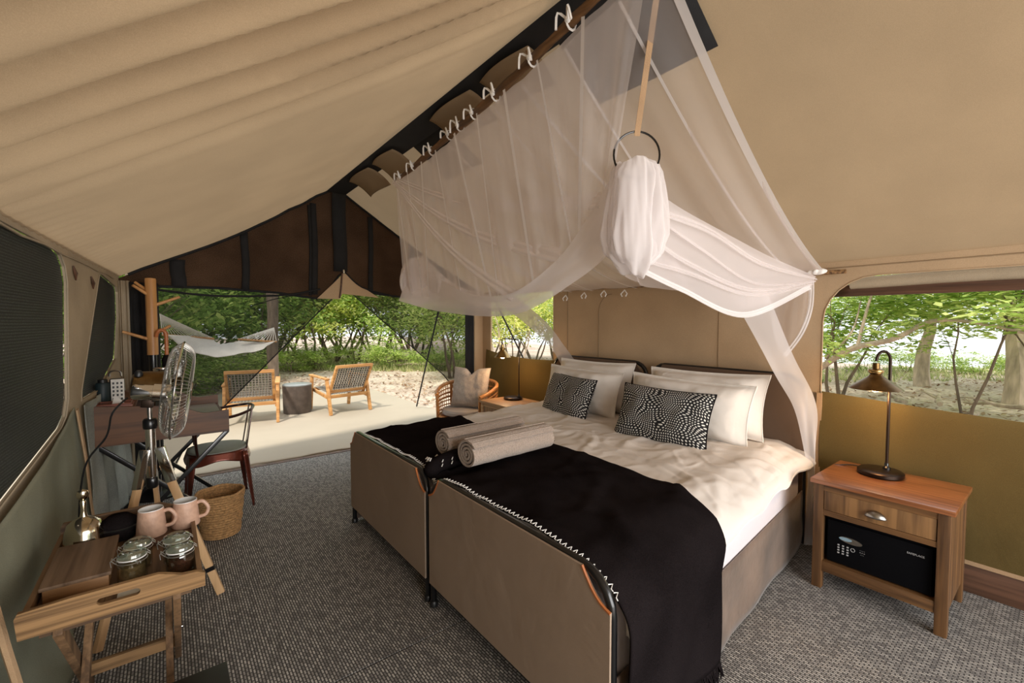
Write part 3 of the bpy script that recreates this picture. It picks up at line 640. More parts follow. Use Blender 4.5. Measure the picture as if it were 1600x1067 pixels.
G2 = 'riverside bushes seen through the bedside windows'
for px, d, sc in ((1420, 19, .8), (1478, 20, .75), (1530, 19, .7), (1350, 18, .75), (1620, 17, .8)):
    place(px, d, 3, sc, None, G2, 'low green bush on the river bank seen through the large window')
# overhanging green boughs beyond the windows on the right
def bough_tree(px, dist, label, seed, leafm, h=3.6, crown=(2.4, 2.4, .85), cz=3.35, r=.16, dens=70, bark='bark_pale', lsz=.036, stems=1, dz=0):
    t = shrub(seed, label, None, leafm, bark, stems, h, r, crown, cz, dens, lsz, .25)
    if 'group' in t: del t['group']
    a = math.atan((px-800)/FPX)+YAW; t.location = (dist*sin(a), dist*cos(a), -.15+dz); return t
bough_tree(1445, 14.5, 'pale trunked tree left of centre in the large window', 71, 'leaf_green', 5.0, (3.2, 3.2, 1.35), 2.6, .26, 105, lsz=.03)
bough_tree(1600, 12.8, 'thick pale trunk at the right edge of the large window', 72, 'leaf_green', 5.0, (3.0, 3.0, 1.2), 2.5, .26, 95, lsz=.03)
bough_tree(1310, 9.5, 'slender leafy tree at the left edge of the large window', 73, 'leaf_green', 3.2, (1.9, 1.9, .95), 1.8, .04, 75, 'bark', .04, 3)
bough_tree(1520, 9.0, 'low spreading tree whose leaves fill the top of the large window', 74, 'leaf_dark', 4.6, (2.2, 2.2, .45), 2.15, .03, 60, 'bark', .038, 2)
bough_tree(1700, 8.5, 'leafy tree just past the right frame edge beyond the large window', 75, 'leaf_green', 4.0, (2.2, 2.2, .9), 2.1, .06, 60, 'bark', .04, 2)
bough_tree(790, 10.5, 'slim tree behind the small window over the far nightstand', 76, 'leaf_yellow', 3.6, (1.5, 1.5, 1.1), 2.2, .04, 34, 'bark_pale', .036, 3)
bough_tree(862, 12, 'thin trunked tree at the right of the small window', 77, 'leaf_green', 4.0, (1.6, 1.6, 1.2), 2.4, .07, 34, 'bark_pale', .036, 1)
bough_tree(705, 12.5, 'light green tree between the netting doorway and the corner post', 78, 'leaf_green', 3.6, (1.7, 1.7, 1.4), 2.0, .05, 50, 'bark', .04, 3)
# the long bare limb across the large window and fallen branches
lb = MB().tube(curve([at(1278, 577, 'x', 8.2), at(1330, 545, 'x', 8.0), at(1395, 530, 'x', 7.9), at(1455, 502, 'x', 8), at(1530, 505, 'x', 8), at(1640, 530, 'x', 8.2)], 30), [.05-.0012*i for i in range(31)], 7)
lb.tube(curve([at(1340, 540, 'x', 8), at(1350, 500, 'x', 8), at(1362, 460, 'x', 8.1), at(1380, 420, 'x', 8.2)], 12), [.028-.0015*i for i in range(13)], 5)
lb.tube(curve([at(1290, 560, 'x', 8.2), at(1330, 520, 'x', 8), at(1345, 470, 'x', 8.1)], 12), [.02-.001*i for i in range(13)], 5)
lb.tube(curve([at(1278, 577, 'x', 8.2), at(1255, 640, 'x', 8.2), Vector((8.2, 2.75, -.15))], 8), .06, 7)
tag(build('arching_branch', lb, M['bark_pale'], None, at(1278, 577, 'x', 8.2)), 'long bare bough arching across the large window', 'branch')
GB = 'fallen branches lying on the ground outside'
for k, (px, py, lab) in enumerate(((1395, 628, 'broken forked branch lying nearest the large window'), (1465, 630, 'dead branch on the litter right of the bedside lamp'), (1560, 640, 'dry stick on the ground at the right of the large window'), (1500, 655, 'thin twig close under the large window'), (655, 572, 'pale fallen branch at the foot of the thicket right of the deck chairs'), (600, 571, 'dry log at the thicket foot behind the right deck chair'))):
    c = at(px, py, 'z', -.07); rg = random.Random(k+90); mb = MB(); a = rg.uniform(0, 3.1) if k < 4 else -.3; ln = .9 if k < 4 else 1.8
    pts = [c+Vector((cos(a)*ln*(i/6-.5)+rg.uniform(-.05, .05), sin(a)*ln*(i/6-.5)+rg.uniform(-.05, .05), .04+rg.uniform(0, .07))) for i in range(7)]
    mb.tube(pts, [.045-.004*i for i in range(7)], 6)
    mb.tube([pts[3], pts[3]+Vector((cos(a+.8)*.25, sin(a+.8)*.25, .1)), pts[3]+Vector((cos(a+.6)*.5, sin(a+.6)*.5, .08))], [.025, .02, .008], 5)
    tag(build('fallen_branch', mb, M['bark_pale'], None, c), lab, 'branch')
# guy ropes
for a_, b_, lab in (((2.9, 5.15, 1.95), (3.33, 6.9, .02), 'slanting dark guy rope seen behind the right netting panel'), ((3.5, 4.9, 1.8), (5.2, 5.6, -.1), 'guy rope slanting down outside the small window')):
    tag(build('guy_rope', MB().tube([a_, b_], .012, 6), M['rope_dark'], None, b_), lab, 'rope')

# ================================================= THE BED
def sh(p): return (p[0], p[1] + .108*(p[0]-1.03), p[2])      # the bed stands very slightly askew
def warp(mb): mb.v = [sh(p) for p in mb.v]; return mb
def hoop(x, y0, y1, zb, zt, r=.12, bulge=.0):
    pts = [(x, y0, zb), (x, y0, zt-r)] + [(x, y0+r-r*cos(a), zt-r+r*sin(a)) for a in [R(18*i) for i in range(1, 6)]]
    pts += [(x, y1-r+r*sin(a), zt-r+r*cos(a)) for a in [R(18*i) for i in range(0, 6)]] + [(x, y1, zb)]
    return pts
def cut_panel(y0, y1, zb, zt, c0, c1, d):
    """canvas slung on the hoop, its two upper corners cut away in a scoop"""
    def arc(ya, za, yb, zb_, bow):
        out = []
        for i in range(7):
            f = i/6; y = ya+(yb-ya)*f; z = za+(zb_-za)*f; k = bow*sin(PI*f)
            out.append((y+k[0] if False else y, z-k))
        return out
    pts = [(y0, zb), (y0, zt-d)] + arc(y0, zt-d, y0+c0, zt, .022)[1:] + arc(y1-c1, zt, y1, zt-d, .022) + [(y1, zb)]
    return pts
def bed_frame(label, y0, y1, near):
    t = thing('camp_bed_frame', label, 'bed', sh((1.03, (y0+y1)/2, 0)), 'pair of canvas bed frames pushed together')
    build('foot_tube', warp(MB().tube(hoop(1.045, y0, y1, 0, .672), .016, 10)), M['black_metal'], t)
    build('head_tube', warp(MB().tube(hoop(3.265, y0, y1, 0, 1.095), .018, 10)), M['black_metal'], t)
    pl = cut_panel(y0-.006, y1+.006, .125, .678, .115 if near else .10, .10, .10)
    g = MB().poly([pl], lambda a, b, q: (1.022+q+.008*sin(b*9)*0, a, b), (0, .012))
    o = build('footboard', warp(g), M['bed_canvas'], t, bevel=0)
    n = len(pl)
    for seg in (pl[1:8], pl[8:15]):
        build('leather_edging', warp(MB().tube([(1.024, a, b) for a, b in seg], .0055, 6)), M['piping'], t)
    hl = cut_panel(y0-.004, y1+.004, .25, 1.10, .11, .11, .10)
    build('headboard', warp(MB().poly([hl], lambda a, b, q: (3.238+q, a, b), (0, .012))), M['head_canvas'], t)
    for z in (.15, .22):
        for y in (y0+.035, y1-.035): build('side_rail', warp(MB().tube([(1.05, y, z), (3.26, y, z)], .012, 8)), M['black_metal'], t)
    for y in (y0, y1): build('foot_cap', warp(MB().lathe([(.022, 0), (.022, .025), (.018, .03)], 12, T((1.045, y, 0)))), M['black_plastic'], t)
    yk = y0-.004 if near else y1+.004
    build('side_skirt', warp(MB().grid(lambda u, v: (1.06+2.18*u, yk+(-1 if near else 1)*(.008*sin(u*23+v*2)*(1-v)+.02*(1-v)*noise.noise(Vector((u*7, v*2, 3)))+.008*(1-v)), .015+.34*v), 70, 8)), M['skirt'], t, solid=.006)
    return t
bed_frame('taupe canvas bed frame on the near side, beside the nightstand with the safe', .84, 1.985, True)
bed_frame('taupe canvas bed frame on the far side, towards the deck', 2.045, 3.19, False)
mt = build('mattress', warp(MB().box((2.14, 2.02, .45), (2.14, 2.355, .28))), M['sheet'], None, sh((2.14, 2.02, .31)), bevel=.05)
tag(mt, 'mattress in a cool white sheet, its side showing under the duvet', 'mattress')
def dz(x, d):       # top of the duvet, d = distance from the bed's middle line
    a = abs(d)
    if a < 1.0: z = .645
    elif a < 1.2: z = .645 - .075*((a-1.0)/.2)**2
    else: z = .57
    return z + .014*noise.noise(Vector((x*2.3, d*2.3, 2))) + .02*math.exp(-((x-3.0)/.25)**2)*0 - .035*math.exp(-((d)/.09)**2)*math.exp(-((x-1.1)/.35)**2)
def duvet(u, v):
    x = 1.085+2.155*u; s = -1+2*v; sg = 1 if s > 0 else -1; a = abs(s)
    hem = .495 + .06*u + .012*sin(u*31) if sg < 0 else .38
    if a < .84: d = a/.84*1.14; z = dz(x, sg*d)
    else:
        f = (a-.84)/.16; d = 1.14+.075*sin(f*PI*.55)+.018*noise.noise(Vector((x*5, f*2, 3)))*f; z0 = dz(x, sg*1.14); z = z0-(z0-hem)*f**1.25
    if sg < 0: d += .03*max(0, (u-.8)*5)*max(0, a-.84)*6
    for (fx, fy, sd, am) in ((2.6, 1.1, 1.0, .011), (1.3, 3.0, 7.0, .009), (5.0, 4.0, 3.0, .005)):      # creases in the linen
        r_ = abs(noise.noise(Vector((x*fx+d*fy*.5, d*fy-x*fx*.35, sd)))); z += am*max(0, 1-r_*7)*(1 if a < .9 else .4)
    z += .007*noise.noise(Vector((x*9, d*7, 8)))+.006*sin(x*13+d*9)*noise.noise(Vector((x*2, d*3, 1)))
    return (x, 2.02+sg*d, z)
o = build('duvet', warp(MB().grid(duvet, 190, 200)), M['linen'], None, sh((2.1, 2.02, .6)), solid=.022, angle=180)
tag(o, 'white duvet spread over both beds with creased linen surface', 'duvet')
build('hem_edging', warp(MB().tube([Vector(duvet(i/60, 0))+Vector((0, -.006, 0)) for i in range(61)], .009, 6)), M['linen_pil'], o)
def throw(label, y_in, side, seed, xf):
    """side -1 hangs over the near side, +1 over the far one"""
    hang = .50 if side < 0 else .35; cache = {}
    def line(x):
        key = round(x, 4)
        if key in cache: return cache[key]
        uu = (x-1.085)/2.155; v0 = .5+side*.42*abs(y_in)/1.14*(1 if y_in > 0 else -1); ps = []
        vs_ = [v0+((1 if side > 0 else 0)-v0)*i/44 for i in range(45)]
        raw = [duvet(uu, v) for v in vs_]; raw = [(p[1], p[2]) for p in raw]
        for i, (y, z) in enumerate(raw):
            a_, b_ = raw[max(i-1, 0)], raw[min(i+1, 44)]; ty, tz = b_[0]-a_[0], b_[1]-a_[1]; l_ = math.hypot(ty, tz) or 1
            ny, nz_ = (tz/l_*-1, ty/l_); 
            if nz_ < 0 or (abs(nz_) < .2 and ny*side < 0): ny, nz_ = -ny, -nz_
            if ny*side < -.3: ny = 0
            q = (y+ny*.022, z+nz_*.022)
            if ps and side*q[0] < side*ps[-1][0] and abs(q[0]-2.02) > .9: q = (ps[-1][0], min(q[1], ps[-1][1]))
            ps.append(q)
        y_, z_ = ps[-1]
        for i in range(1, 12): ps.append((y_+side*(.012*sin(x*14+i*.25)*i/11-.012*i/11), z_-(z_-(.645-hang-.08))*i/11))
        acc = [0]
        for p, q in zip(ps[:-1], ps[1:]): acc.append(acc[-1]+math.hypot(q[0]-p[0], q[1]-p[1]))
        cache[key] = (ps, acc); return cache[key]
    def fn(u, v):
        x1 = xf(v); x0_ = 1.072-.012*max(0, min(1, (v-.5)*6)); x = round(x0_+(x1-x0_)*u, 4); ps, acc = line(max(x, 1.085)); s = v*acc[-1]; k = 0
        while k < len(acc)-2 and acc[k+1] < s: k += 1
        f = (s-acc[k])/max(1e-6, acc[k+1]-acc[k]); y = ps[k][0]+(ps[k+1][0]-ps[k][0])*f; z = ps[k][1]+(ps[k+1][1]-ps[k][1])*f
        return (x, y, z+.003*noise.noise(Vector((x*8, y*6, seed))))
    o = build('bed_throw', warp(MB().grid(fn, 46, 90)), M['throw'], None, sh((1.4, 2.02+side*.6, .65)), solid=.008, angle=180)
    tag(o, label, 'throw', 'black throws across the foot of the bed')
    st = MB(); k = 46
    for i in range(k):
        v = .02+(.68 if side < 0 else .66)*i/k; p = Vector(fn(.0, v)); q = Vector(fn(.0, v+.008)); e = Vector((-.004, 0, .005))
        m_ = (p+q)/2+Vector((.013, 0, .006)); st.tube([p+e, m_, q+e, p+e*.5+(q-p)*1.5], .0022, 4)
    build('white_blanket_stitch', warp(st), M['white_tape'], o, kind='stuff')
    fr = MB(); rg = random.Random(seed)
    for i in range(240):
        p = Vector(fn(rg.random(), 1.0)); ln = rg.uniform(.05, .09)
        q = p+Vector((rg.uniform(-.02, .02), -.004+rg.uniform(-.02, .01) if side < 0 else .01, -min(ln, p.z-.012)))
        fr.tube([p, (p+q)/2+Vector((rg.uniform(-.006, .006), rg.uniform(-.01, .004), 0)), q], [.004, .003, .002], 4)
    for i in range(26):      # little tassels along the turned edge
        p = Vector(fn(1.0, .03+.02*rg.random())); q = p+Vector((rg.uniform(.0, .05), rg.uniform(-.03, .03), .004))
        fr.tube([p, q], .002, 4)
    build('fringe', warp(fr), M['throw'], o, kind='stuff')
    return o
throw('black wool throw hanging to the floor over the near side of the bed', -.06, -1, 5, lambda v: 1.93+.02*sin(v*9)-.20*max(0, min(1, (v-.55)*4))+.05*max(0, (v-.7)))
throw('black wool throw lying across the foot of the far bed', .03, 1, 9, lambda v: 1.87-.01*sin(v*8))
# rolled edge of the throws where the two beds meet
o = build('rolled_throw_edge', warp(MB().tube(curve([(1.065, 2.07, .64), (1.12, 2.08, .685), (1.3, 2.09, .70), (1.6, 2.09, .695), (1.9, 2.06, .69), (1.97, 2.05, .68)], 24), [.02, .03, .042, .044, .044, .044, .045, .045, .045, .045, .046, .046, .046, .046, .046, .046, .046, .045, .045, .044, .042, .04, .04, .03, .02], 10)), M['throw'], None, sh((1.5, 2.08, .66)))
tag(o, 'rolled black blanket ridge under the towels in the middle of the bed', 'throw')
st = MB()
for i in range(15):
    a = i*.9; p = Vector((1.075+i*.009, 2.07+.05*sin(a), .70+.022*cos(a)))
    st.tube([p, p+Vector((.02, .022, .004)), p+Vector((.004, .036, -.002)), p+Vector((.024, .05, .0))], .003, 4)
build('white_blanket_stitch', warp(st), M['white_tape'], o, kind='stuff')

# pillows and cushions: puffy, with four pinched corners
def pillow_mesh(cn, wv, hv, th, nu=30, seed=0, flange=0, crease=.006, dent=0):
    cn = Vector(cn); wv = Vector(wv); hv = Vector(hv); nn = wv.cross(hv).normalized(); mb = MB(); uvs = []
    def pt(u, v, side):
        s, t = 2*u-1, 2*v-1
        pinch = .10
        x = s*(1-pinch*(1-abs(s)**2)*0) * (1-.07*(1-t*t)*abs(s)**3) if False else s*(1-.06*(1-t*t)*abs(s))
        y = t*(1-.07*(1-s*s)*abs(t))
        h = (max(0, 1-s**4)*max(0, 1-t**4))**.55 if not flange else (max(0, 1-min(1, abs(s)/(1-flange))**4)*max(0, 1-min(1, abs(t)/(1-flange*1.4))**4))**.55
        h = h*th/2*(1+.25*noise.noise(Vector((s*1.5, t*1.5, seed)))) + crease*noise.noise(Vector((s*5, t*5, seed+side)))*h*2 + .003
        y -= dent*math.exp(-(s/.22)**2)*max(0, t)**2
        return cn+wv*(x/2)+hv*(y/2)+nn*(h*side)
    for side in (1, -1):
        b = len(mb.v); n = nu
        for j in range(n+1):
            for i in range(n+1):
                mb.v.append(tuple(pt(i/n, j/n, side))); uvs.append((i/n, j/n))
        for j in range(n):
            for i in range(n):
                f = (b+j*(n+1)+i, b+j*(n+1)+i+1, b+(j+1)*(n+1)+i+1, b+(j+1)*(n+1)+i)
                mb.f.append(f if side > 0 else f[::-1])
    rim = []
    n = nu
    for i in range(n+1): rim.append(pt(i/n, 0, 1))
    for i in range(1, n+1): rim.append(pt(1, i/n, 1))
    for i in range(1, n+1): rim.append(pt(1-i/n, 1, 1))
    for i in range(1, n): rim.append(pt(0, 1-i/n, 1))
    return mb, uvs, [p-nn*.003 for p in rim]
def pillow(name, label, cat, group, cn, wv, hv, th, mat, edge, er=.005, seed=0, flange=0, dent=0):
    mb, uvs, rim = pillow_mesh(cn, wv, hv, th, seed=seed, flange=flange, dent=dent)
    lowest = min(p[2] for p in mb.v)
    o = build(name, mb, mat, None, (cn[0], cn[1], lowest), angle=180, uv=uvs); tag(o, label, cat, group)
    build('piped_edge', MB().tube(rim, er, 6, closed=True), edge, o)
    return o
PG_ = 'white pillows leaning on the headboards'
pillow('pillow', 'white pillow behind, against the near headboard', 'pillow', PG_, (3.10, 1.70, .875), (.03, -.90, .01), (.10, 0, .43), .21, M['linen_pil'], M['linen_pil'], seed=1, flange=.06)
pillow('pillow', 'white pillow directly behind the near black dotted cushion', 'pillow', PG_, (2.925, 1.735, .84), (.02, -.94, -.015), (.12, 0, .40), .23, M['linen_pil'], M['linen_pil'], seed=2, flange=.06)
pillow('pillow', 'white pillow behind, against the far headboard', 'pillow', PG_, (3.12, 2.78, .875), (.05, -.86, .0), (.10, 0, .43), .21, M['linen_pil'], M['linen_pil'], seed=3, flange=.06)
pillow('pillow', 'white pillow directly behind the far black dotted cushion', 'pillow', PG_, (2.94, 2.76, .835), (.02, -.86, -.015), (.12, 0, .39), .23, M['linen_pil'], M['linen_pil'], seed=4, flange=.06)
CG = 'black cushions with rows of white stitched dots'
pillow('scatter_cushion', 'near black cushion with white stitched dots, right one of the pair', 'cushion', CG, (2.66, 1.74, .81), (.045, -.68, -.01), (.16, .02, .36), .16, M['dots'], M['throw'], seed=5)
pillow('scatter_cushion', 'far black cushion with white stitched dots, left one of the pair', 'cushion', CG, (2.76, 2.74, .80), (-.12, -.64, -.01), (.16, .0, .35), .15, M['dots'], M['throw'], seed=6)

# rolled towels
def towel(label, a, b, r, seed):
    a = Vector(a); b = Vector(b); ax = (b-a).normalized(); s_ = ax.cross(Vector((0, 0, 1))).normalized(); u_ = s_.cross(ax)
    turns = 3.6; n = 130; th = .011; prof = []
    for i in range(n+1):
        f = i/n; an = -1.9+2*PI*turns*(1-f)*-1; rr = r*(.16+.84*(1-f)) ; prof.append((an, rr))
    mb = MB(); nl = 24
    def ring(k, off):
        f = k/nl; c = a.lerp(b, f); out = []
        for an, rr in prof:
            q = rr+off+.003*noise.noise(Vector((f*6, an*.8, seed)))
            out.append(c+s_*cos(an)*q*1.06+u_*sin(an)*q*.94)
        return out
    for off in (0, -th):
        b0 = len(mb.v)
        for k in range(nl+1): mb.v += [tuple(p) for p in ring(k, off)]
        for k in range(nl):
            for i in range(n):
                mb.f.append((b0+k*(n+1)+i, b0+k*(n+1)+i+1, b0+(k+1)*(n+1)+i+1, b0+(k+1)*(n+1)+i))
    m_ = (nl+1)*(n+1)
    for k in (0, nl):
        for i in range(n): mb.f.append((k*(n+1)+i, k*(n+1)+i+1, m_+k*(n+1)+i+1, m_+k*(n+1)+i))
    for i0 in (0, n):
        for k in range(nl): mb.f.append((k*(n+1)+i0, (k+1)*(n+1)+i0, m_+(k+1)*(n+1)+i0, m_+k*(n+1)+i0))
    o = build('rolled_towel', mb, M['towel'], None, tuple((a+b)/2-Vector((0, 0, r))), angle=70)
    tag(o, label, 'towel', 'rolled taupe bath towels on the bed')
    for an in (1.0, 1.75):
        build('woven_band', MB().tube([a.lerp(b, f/20)+s_*cos(an)*(r+.001)*1.06+u_*sin(an)*(r+.001)*.94 for f in range(21)], .0025, 6), M['towel'], o)
towel('front rolled taupe towel with its spiral end facing the bed foot', (1.215, 1.94, .762), (1.80, 1.97, .762), .083, 1)
towel('rolled taupe towel lying behind the other one', (1.225, 2.21, .762), (1.80, 2.24, .762), .080, 5)

# ================================================= NIGHTSTANDS, SAFE, LAMPS
def nightstand(label, x0, x1, y0, y1, h, wy, wz, wt):
    t = thing('nightstand', label, 'nightstand', ((x0+x1)/2, (y0+y1)/2, 0), 'pair of wooden nightstands')
    cx, cy = (x0+x1)/2, (y0+y1)/2; g = .045
    build('top', MB().box((cx, cy, h-.012), (x1-x0+.03, y1-y0+.03, .024)), wt, t, bevel=.003)
    for x in (x0+g/2, x1-g/2):
        for y in (y0+g/2, y1-g/2): build('leg', MB().box((x, y, (h-.024)/2), (g, g, h-.024)), wz, t, bevel=.003)
    build('top_rail', MB().box((x0+.02, cy, h-.042), (.03, y1-y0-2*g, .034)), wy, t)
    build('middle_rail', MB().box((x0+.02, cy, h-.178), (.03, y1-y0-2*g, .028)), wy, t)
    build('bottom_rail', MB().box((x0+.02, cy, .125), (.03, y1-y0-2*g, .055)), wy, t, bevel=.002)
    build('shelf', MB().box((cx, cy, .143), (x1-x0-.05, y1-y0-.06, .016)), wy, t)
    for y in (y0+.015, y1-.015): build('side_panel', MB().box((cx, y, (h+.08)/2), (x1-x0-2*g, .016, h-.12)), wz, t)
    build('back_panel', MB().box((x1-.012, cy, (h+.08)/2), (.012, y1-y0-2*g, h-.12)), wy, t)
    d = build('drawer', MB().box((x0+.10, cy, h-.111), (.19, y1-y0-2*g-.006, .102)), M['drawer_wood'], t, bevel=.002)
    cup = MB().grid(lambda u, v: (x0-.001-.026*sin(PI*v/2)*sin(PI*u)**.6, cy-.045+.09*u, h-.128+.034*cos(PI*v/2)*sin(PI*u)**.6), 18, 7)
    build('cup_handle', cup, M['pewter'], d, solid=.002)
    return t
nightstand('reclaimed wood nightstand at the right holding the black safe', 2.775, 3.245, .325, .865, .60, M['ns_wood'], M['ns_wood_z'], M['ns_top'])
nightstand('honey wood nightstand beyond the far side of the bed', 2.69, 3.13, 3.53, 4.0, .60, M['ns2_wood'], M['ns2_wood'], M['ns2_wood'])
sf = thing('safe', 'black electronic safe inside the near nightstand', 'safe', (2.99, .595, .152))
build('body', MB().box((3.0, .595, .287), (.36, .43, .27)), M['safe_black'], sf, bevel=.006)
dr = build('door', MB().box((2.812, .595, .272), (.014, .42, .225)), M['safe_black'], sf, bevel=.004)
def sx(y, z, w_, h_, mat, name, bump_=.004, bev=0): return build(name, MB().box((2.805-bump_/2, y, z), (bump_, w_, h_)), mat, dr, bevel=bev)
ell = [(.735-.05*cos(a)-.035, .300+.016*sin(a)-.0) for a in [R(20*i) for i in range(18)]]
build('control_panel', MB().poly([ell], lambda a, b, q: (2.801+q, a, b+.25*(a-.70)*.2), (0, .005)), M['pewter'], dr)
build('display', MB().poly([[(.722-.028*cos(a), .303+.009*sin(a)) for a in [R(20*i) for i in range(18)]]], lambda a, b, q: (2.798+q, a, b), (0, .004)), M['lcd'], dr)
for r_ in range(4):
    for c_ in range(3): build('key', MB().box((2.803, .752-.020*c_, .262-.014*r_), (.004, .008, .006)), M['grey_print'], dr)
build('round_key_mark', MB().tube([(2.803, .690+.009*cos(R(30*i)), .256+.009*sin(R(30*i))) for i in range(12)], .0012, 5, closed=True), M['grey_print'], dr)
def text(name, body, size, loc, rot, mat, parent, ext=.0006):
    cu = bpy.data.curves.new(name, 'FONT'); cu.body = body; cu.size = size; cu.extrude = ext; cu.align_x = 'CENTER'; cu.align_y = 'CENTER'; cu.resolution_u = 2
    tmp = bpy.data.objects.new('tmp', cu); COL.objects.link(tmp); bpy.context.view_layer.update()
    me = bpy.data.meshes.new_from_object(tmp.evaluated_get(bpy.context.evaluated_depsgraph_get())); bpy.data.objects.remove(tmp); me.materials.clear(); me.materials.append(mat)
    ob = bpy.data.objects.new(name, me); COL.objects.link(ob); ob.parent = parent; ob.location = Vector(loc)-ORG[parent.name]; ob.rotation_euler = rot; return ob
text('brand_lettering', 'SAFEPLACE', .013, (2.803, .445, .335), (R(90), 0, R(-90)), M['grey_print'], dr)
for i, (tx, zz) in enumerate((('- - - -', .268), ('= = =', .256), ('- - -', .246))): text('small_lettering', tx, .010, (2.803, .650, zz), (R(90), 0, R(-90)), M['grey_print'], dr)

def lamp(label, base, arm_dir, arm, h, gooseneck):
    b = Vector(base); a = Vector(arm_dir).normalized(); t = thing('table_lamp', label, 'lamp', base, 'pair of brass shaded bedside lamps')
    po = b+Vector((0, 0, 0))-a*arm*.35 if not gooseneck else b+Vector((.03, -.02, 0))
    build('base', MB().lathe([(0, 0), (.098, 0), (.104, .006), (.104, .022), (.096, .028), (.05, .031), (0, .033)], 32, T(b)), M['dark_bronze'], t)
    build('base_collar', MB().lathe([(.018, 0), (.018, .012), (.010, .02), (.010, .035), (.006, .04)], 14, T(po+Vector((0, 0, .028)))), M['black_metal'], t)
    top = po+Vector((0, 0, h))
    if gooseneck:
        sc = po+a*arm; neck = [po+Vector((0, 0, .03)), po+Vector((0, 0, h*.5)), po+Vector((0, 0, h-.09))] + [po+a*(arm*.5*(1-cos(q)))+Vector((0, 0, h-.09+.055*sin(q))) for q in [R(18*i) for i in range(1, 11)]]
        st_ = sc+Vector((0, 0, h-.10))
        build('pole', MB().tube(neck, .0075, 10), M['dark_bronze'], t)
        hook = None
    else:
        sc = po+a*arm; st_ = sc+Vector((0, 0, h-.06))
        build('pole', MB().tube([po+Vector((0, 0, .03)), po+Vector((0, 0, h-.02)), top+a*.02, sc+Vector((0, 0, h+.008))], .006, 8), M['dark_bronze'], t)
        build('hanging_link', MB().tube([sc+Vector((0, 0, h+.008)), st_], .004, 6), M['dark_bronze'], t)
    R_ = .122 if gooseneck else .095
    shd = build('lamp_shade', MB().lathe([(.016, 0), (.018, -.03), (.030, -.034), (.032, -.055), (.026, -.06), (.036, -.075), (.05, -.085), (R_-.008, -.135), (R_, -.142), (R_-.003, -.143), (.05, -.09), (.03, -.078), (.012, -.06)], 36, T(st_), cap=False), M['brass'] if not gooseneck else M['brass_dark'], t, angle=30)
    build('shade_collar', MB().lathe([(.033, -.036), (.035, -.04), (.035, -.048), (.033, -.052)], 20, T(st_), cap=False), M['brass'], shd)
    build('bulb', MB().lathe([(0, -.160), (.016, -.156), (.028, -.141), (.029, -.125), (.020, -.100), (.011, -.08), (0, -.079)], 16, T(st_)), M['bulb'], t)
    pd = bpy.data.lights.new('lamp_glow', 'POINT'); pd.energy = 4.5; pd.color = (1, .62, .30); pd.shadow_soft_size = .03
    pl_ = bpy.data.objects.new('lamp_glow', pd); COL.objects.link(pl_); pl_.location = st_+Vector((0, 0, -.20))-b; pl_.parent = t
    return t, po
lmp, po = lamp('tall bronze lamp with a brass shade on the near nightstand', (3.12, .655, .60), (-.55, .35, 0), .085, .725, True)
build('cord', MB().tube(curve([(3.15, .63, .615), (3.19, .72, .605), (3.16, .83, .604), (3.10, .90, .56), (3.12, .905, .3), (3.2, .91, .02)], 30), .003, 6), M['black_plastic'], lmp)
lamp('slim lamp with a small brass shade on the far nightstand', (3.0, 3.82, .60), (-.2, 1, 0), .24, .66, False)

# ================================================= MOSQUITO NET
nt_ = thing('mosquito_net', 'sheer white mosquito net slung from a branch pole and looped up over the bed', 'mosquito net', (2.2, 2.0, 1.6))
pA0 = Vector((1.36, .93, 2.72)); pA1 = Vector((1.52, 3.42, 2.60))
pp = curve([pA0-Vector((.05, .5, -.05)), pA0+Vector((.02, .3, .015)), pA0.lerp(pA1, .38)+Vector((-.02, 0, -.02)), pA0.lerp(pA1, .65)+Vector((.02, 0, .02)), pA1], 40)
pole = thing('branch_pole', 'knotted brown branch pole hung under the tent ridge carrying the net', 'pole', pA1)
build('branch', MB().tube(pp, [.021+.003*sin(i*1.7) for i in range(41)], 9), M['rack_wood'] if False else M['ns_wood'], pole)
for i in (7, 16, 25, 33): build('knot', MB().tube([pp[i], pp[i]+Vector((-.03, .01, .035))], [.012, .006], 6), M['ns_wood'], pole)
pB0 = Vector((3.33, .90, 1.765)); pB1 = Vector((3.33, 3.46, 1.79))
lp_ = build('lower_net_rail', MB().tube([pB0, pB0.lerp(pB1, .5)+Vector((0, 0, -.01)), pB1], .013, 8), M['tray_wood'], None, pB0)
tag(lp_, 'thin wooden rail tied along the wall above the headboards', 'rail')
A_ = [pA1+Vector((.02, -.06, -.02)), pA1.lerp(pA0, .33)+Vector((.01, 0, -.045)), pA1.lerp(pA0, .66)+Vector((.01, 0, -.045)), pA0+Vector((.03, 0, -.02))]
B_ = [Vector((3.32, 3.38, 1.775)), Vector((3.32, 2.6, 1.765)), Vector((3.32, 1.8, 1.76)), Vector((3.32, 1.03, 1.775))]
C_ = [a.lerp(b, .55)-Vector((0, 0, .13)) for a, b in zip(A_, B_)]
build('canopy_sheet', drape(A_, B_, 90, 34, .012, 7, (.5, 0, 1), C=C_, seed=3, taper=lambda u, v: .3+sin(PI*v)), M['net_top'], nt_, angle=180)
def ribbon(pts, w_, nrm, mat, name, nu=40, fold=.006, freq=2, taper=1.0):
    pts = curve(pts, nu)
    def fn(u, v):
        i = min(int(round(v*nu)), nu); p = pts[i]; t_ = (pts[min(i+1, nu)]-pts[max(i-1, 0)]).normalized(); s_ = t_.cross(Vector(nrm)).normalized()
        ww = w_(i/nu) if callable(w_) else w_
        return p+s_*(u-.5)*ww+Vector(nrm)*fold*sin(u*2*PI*freq+v*3)
    return build(name, MB().grid(fn, 12, nu), mat, nt_, angle=180)
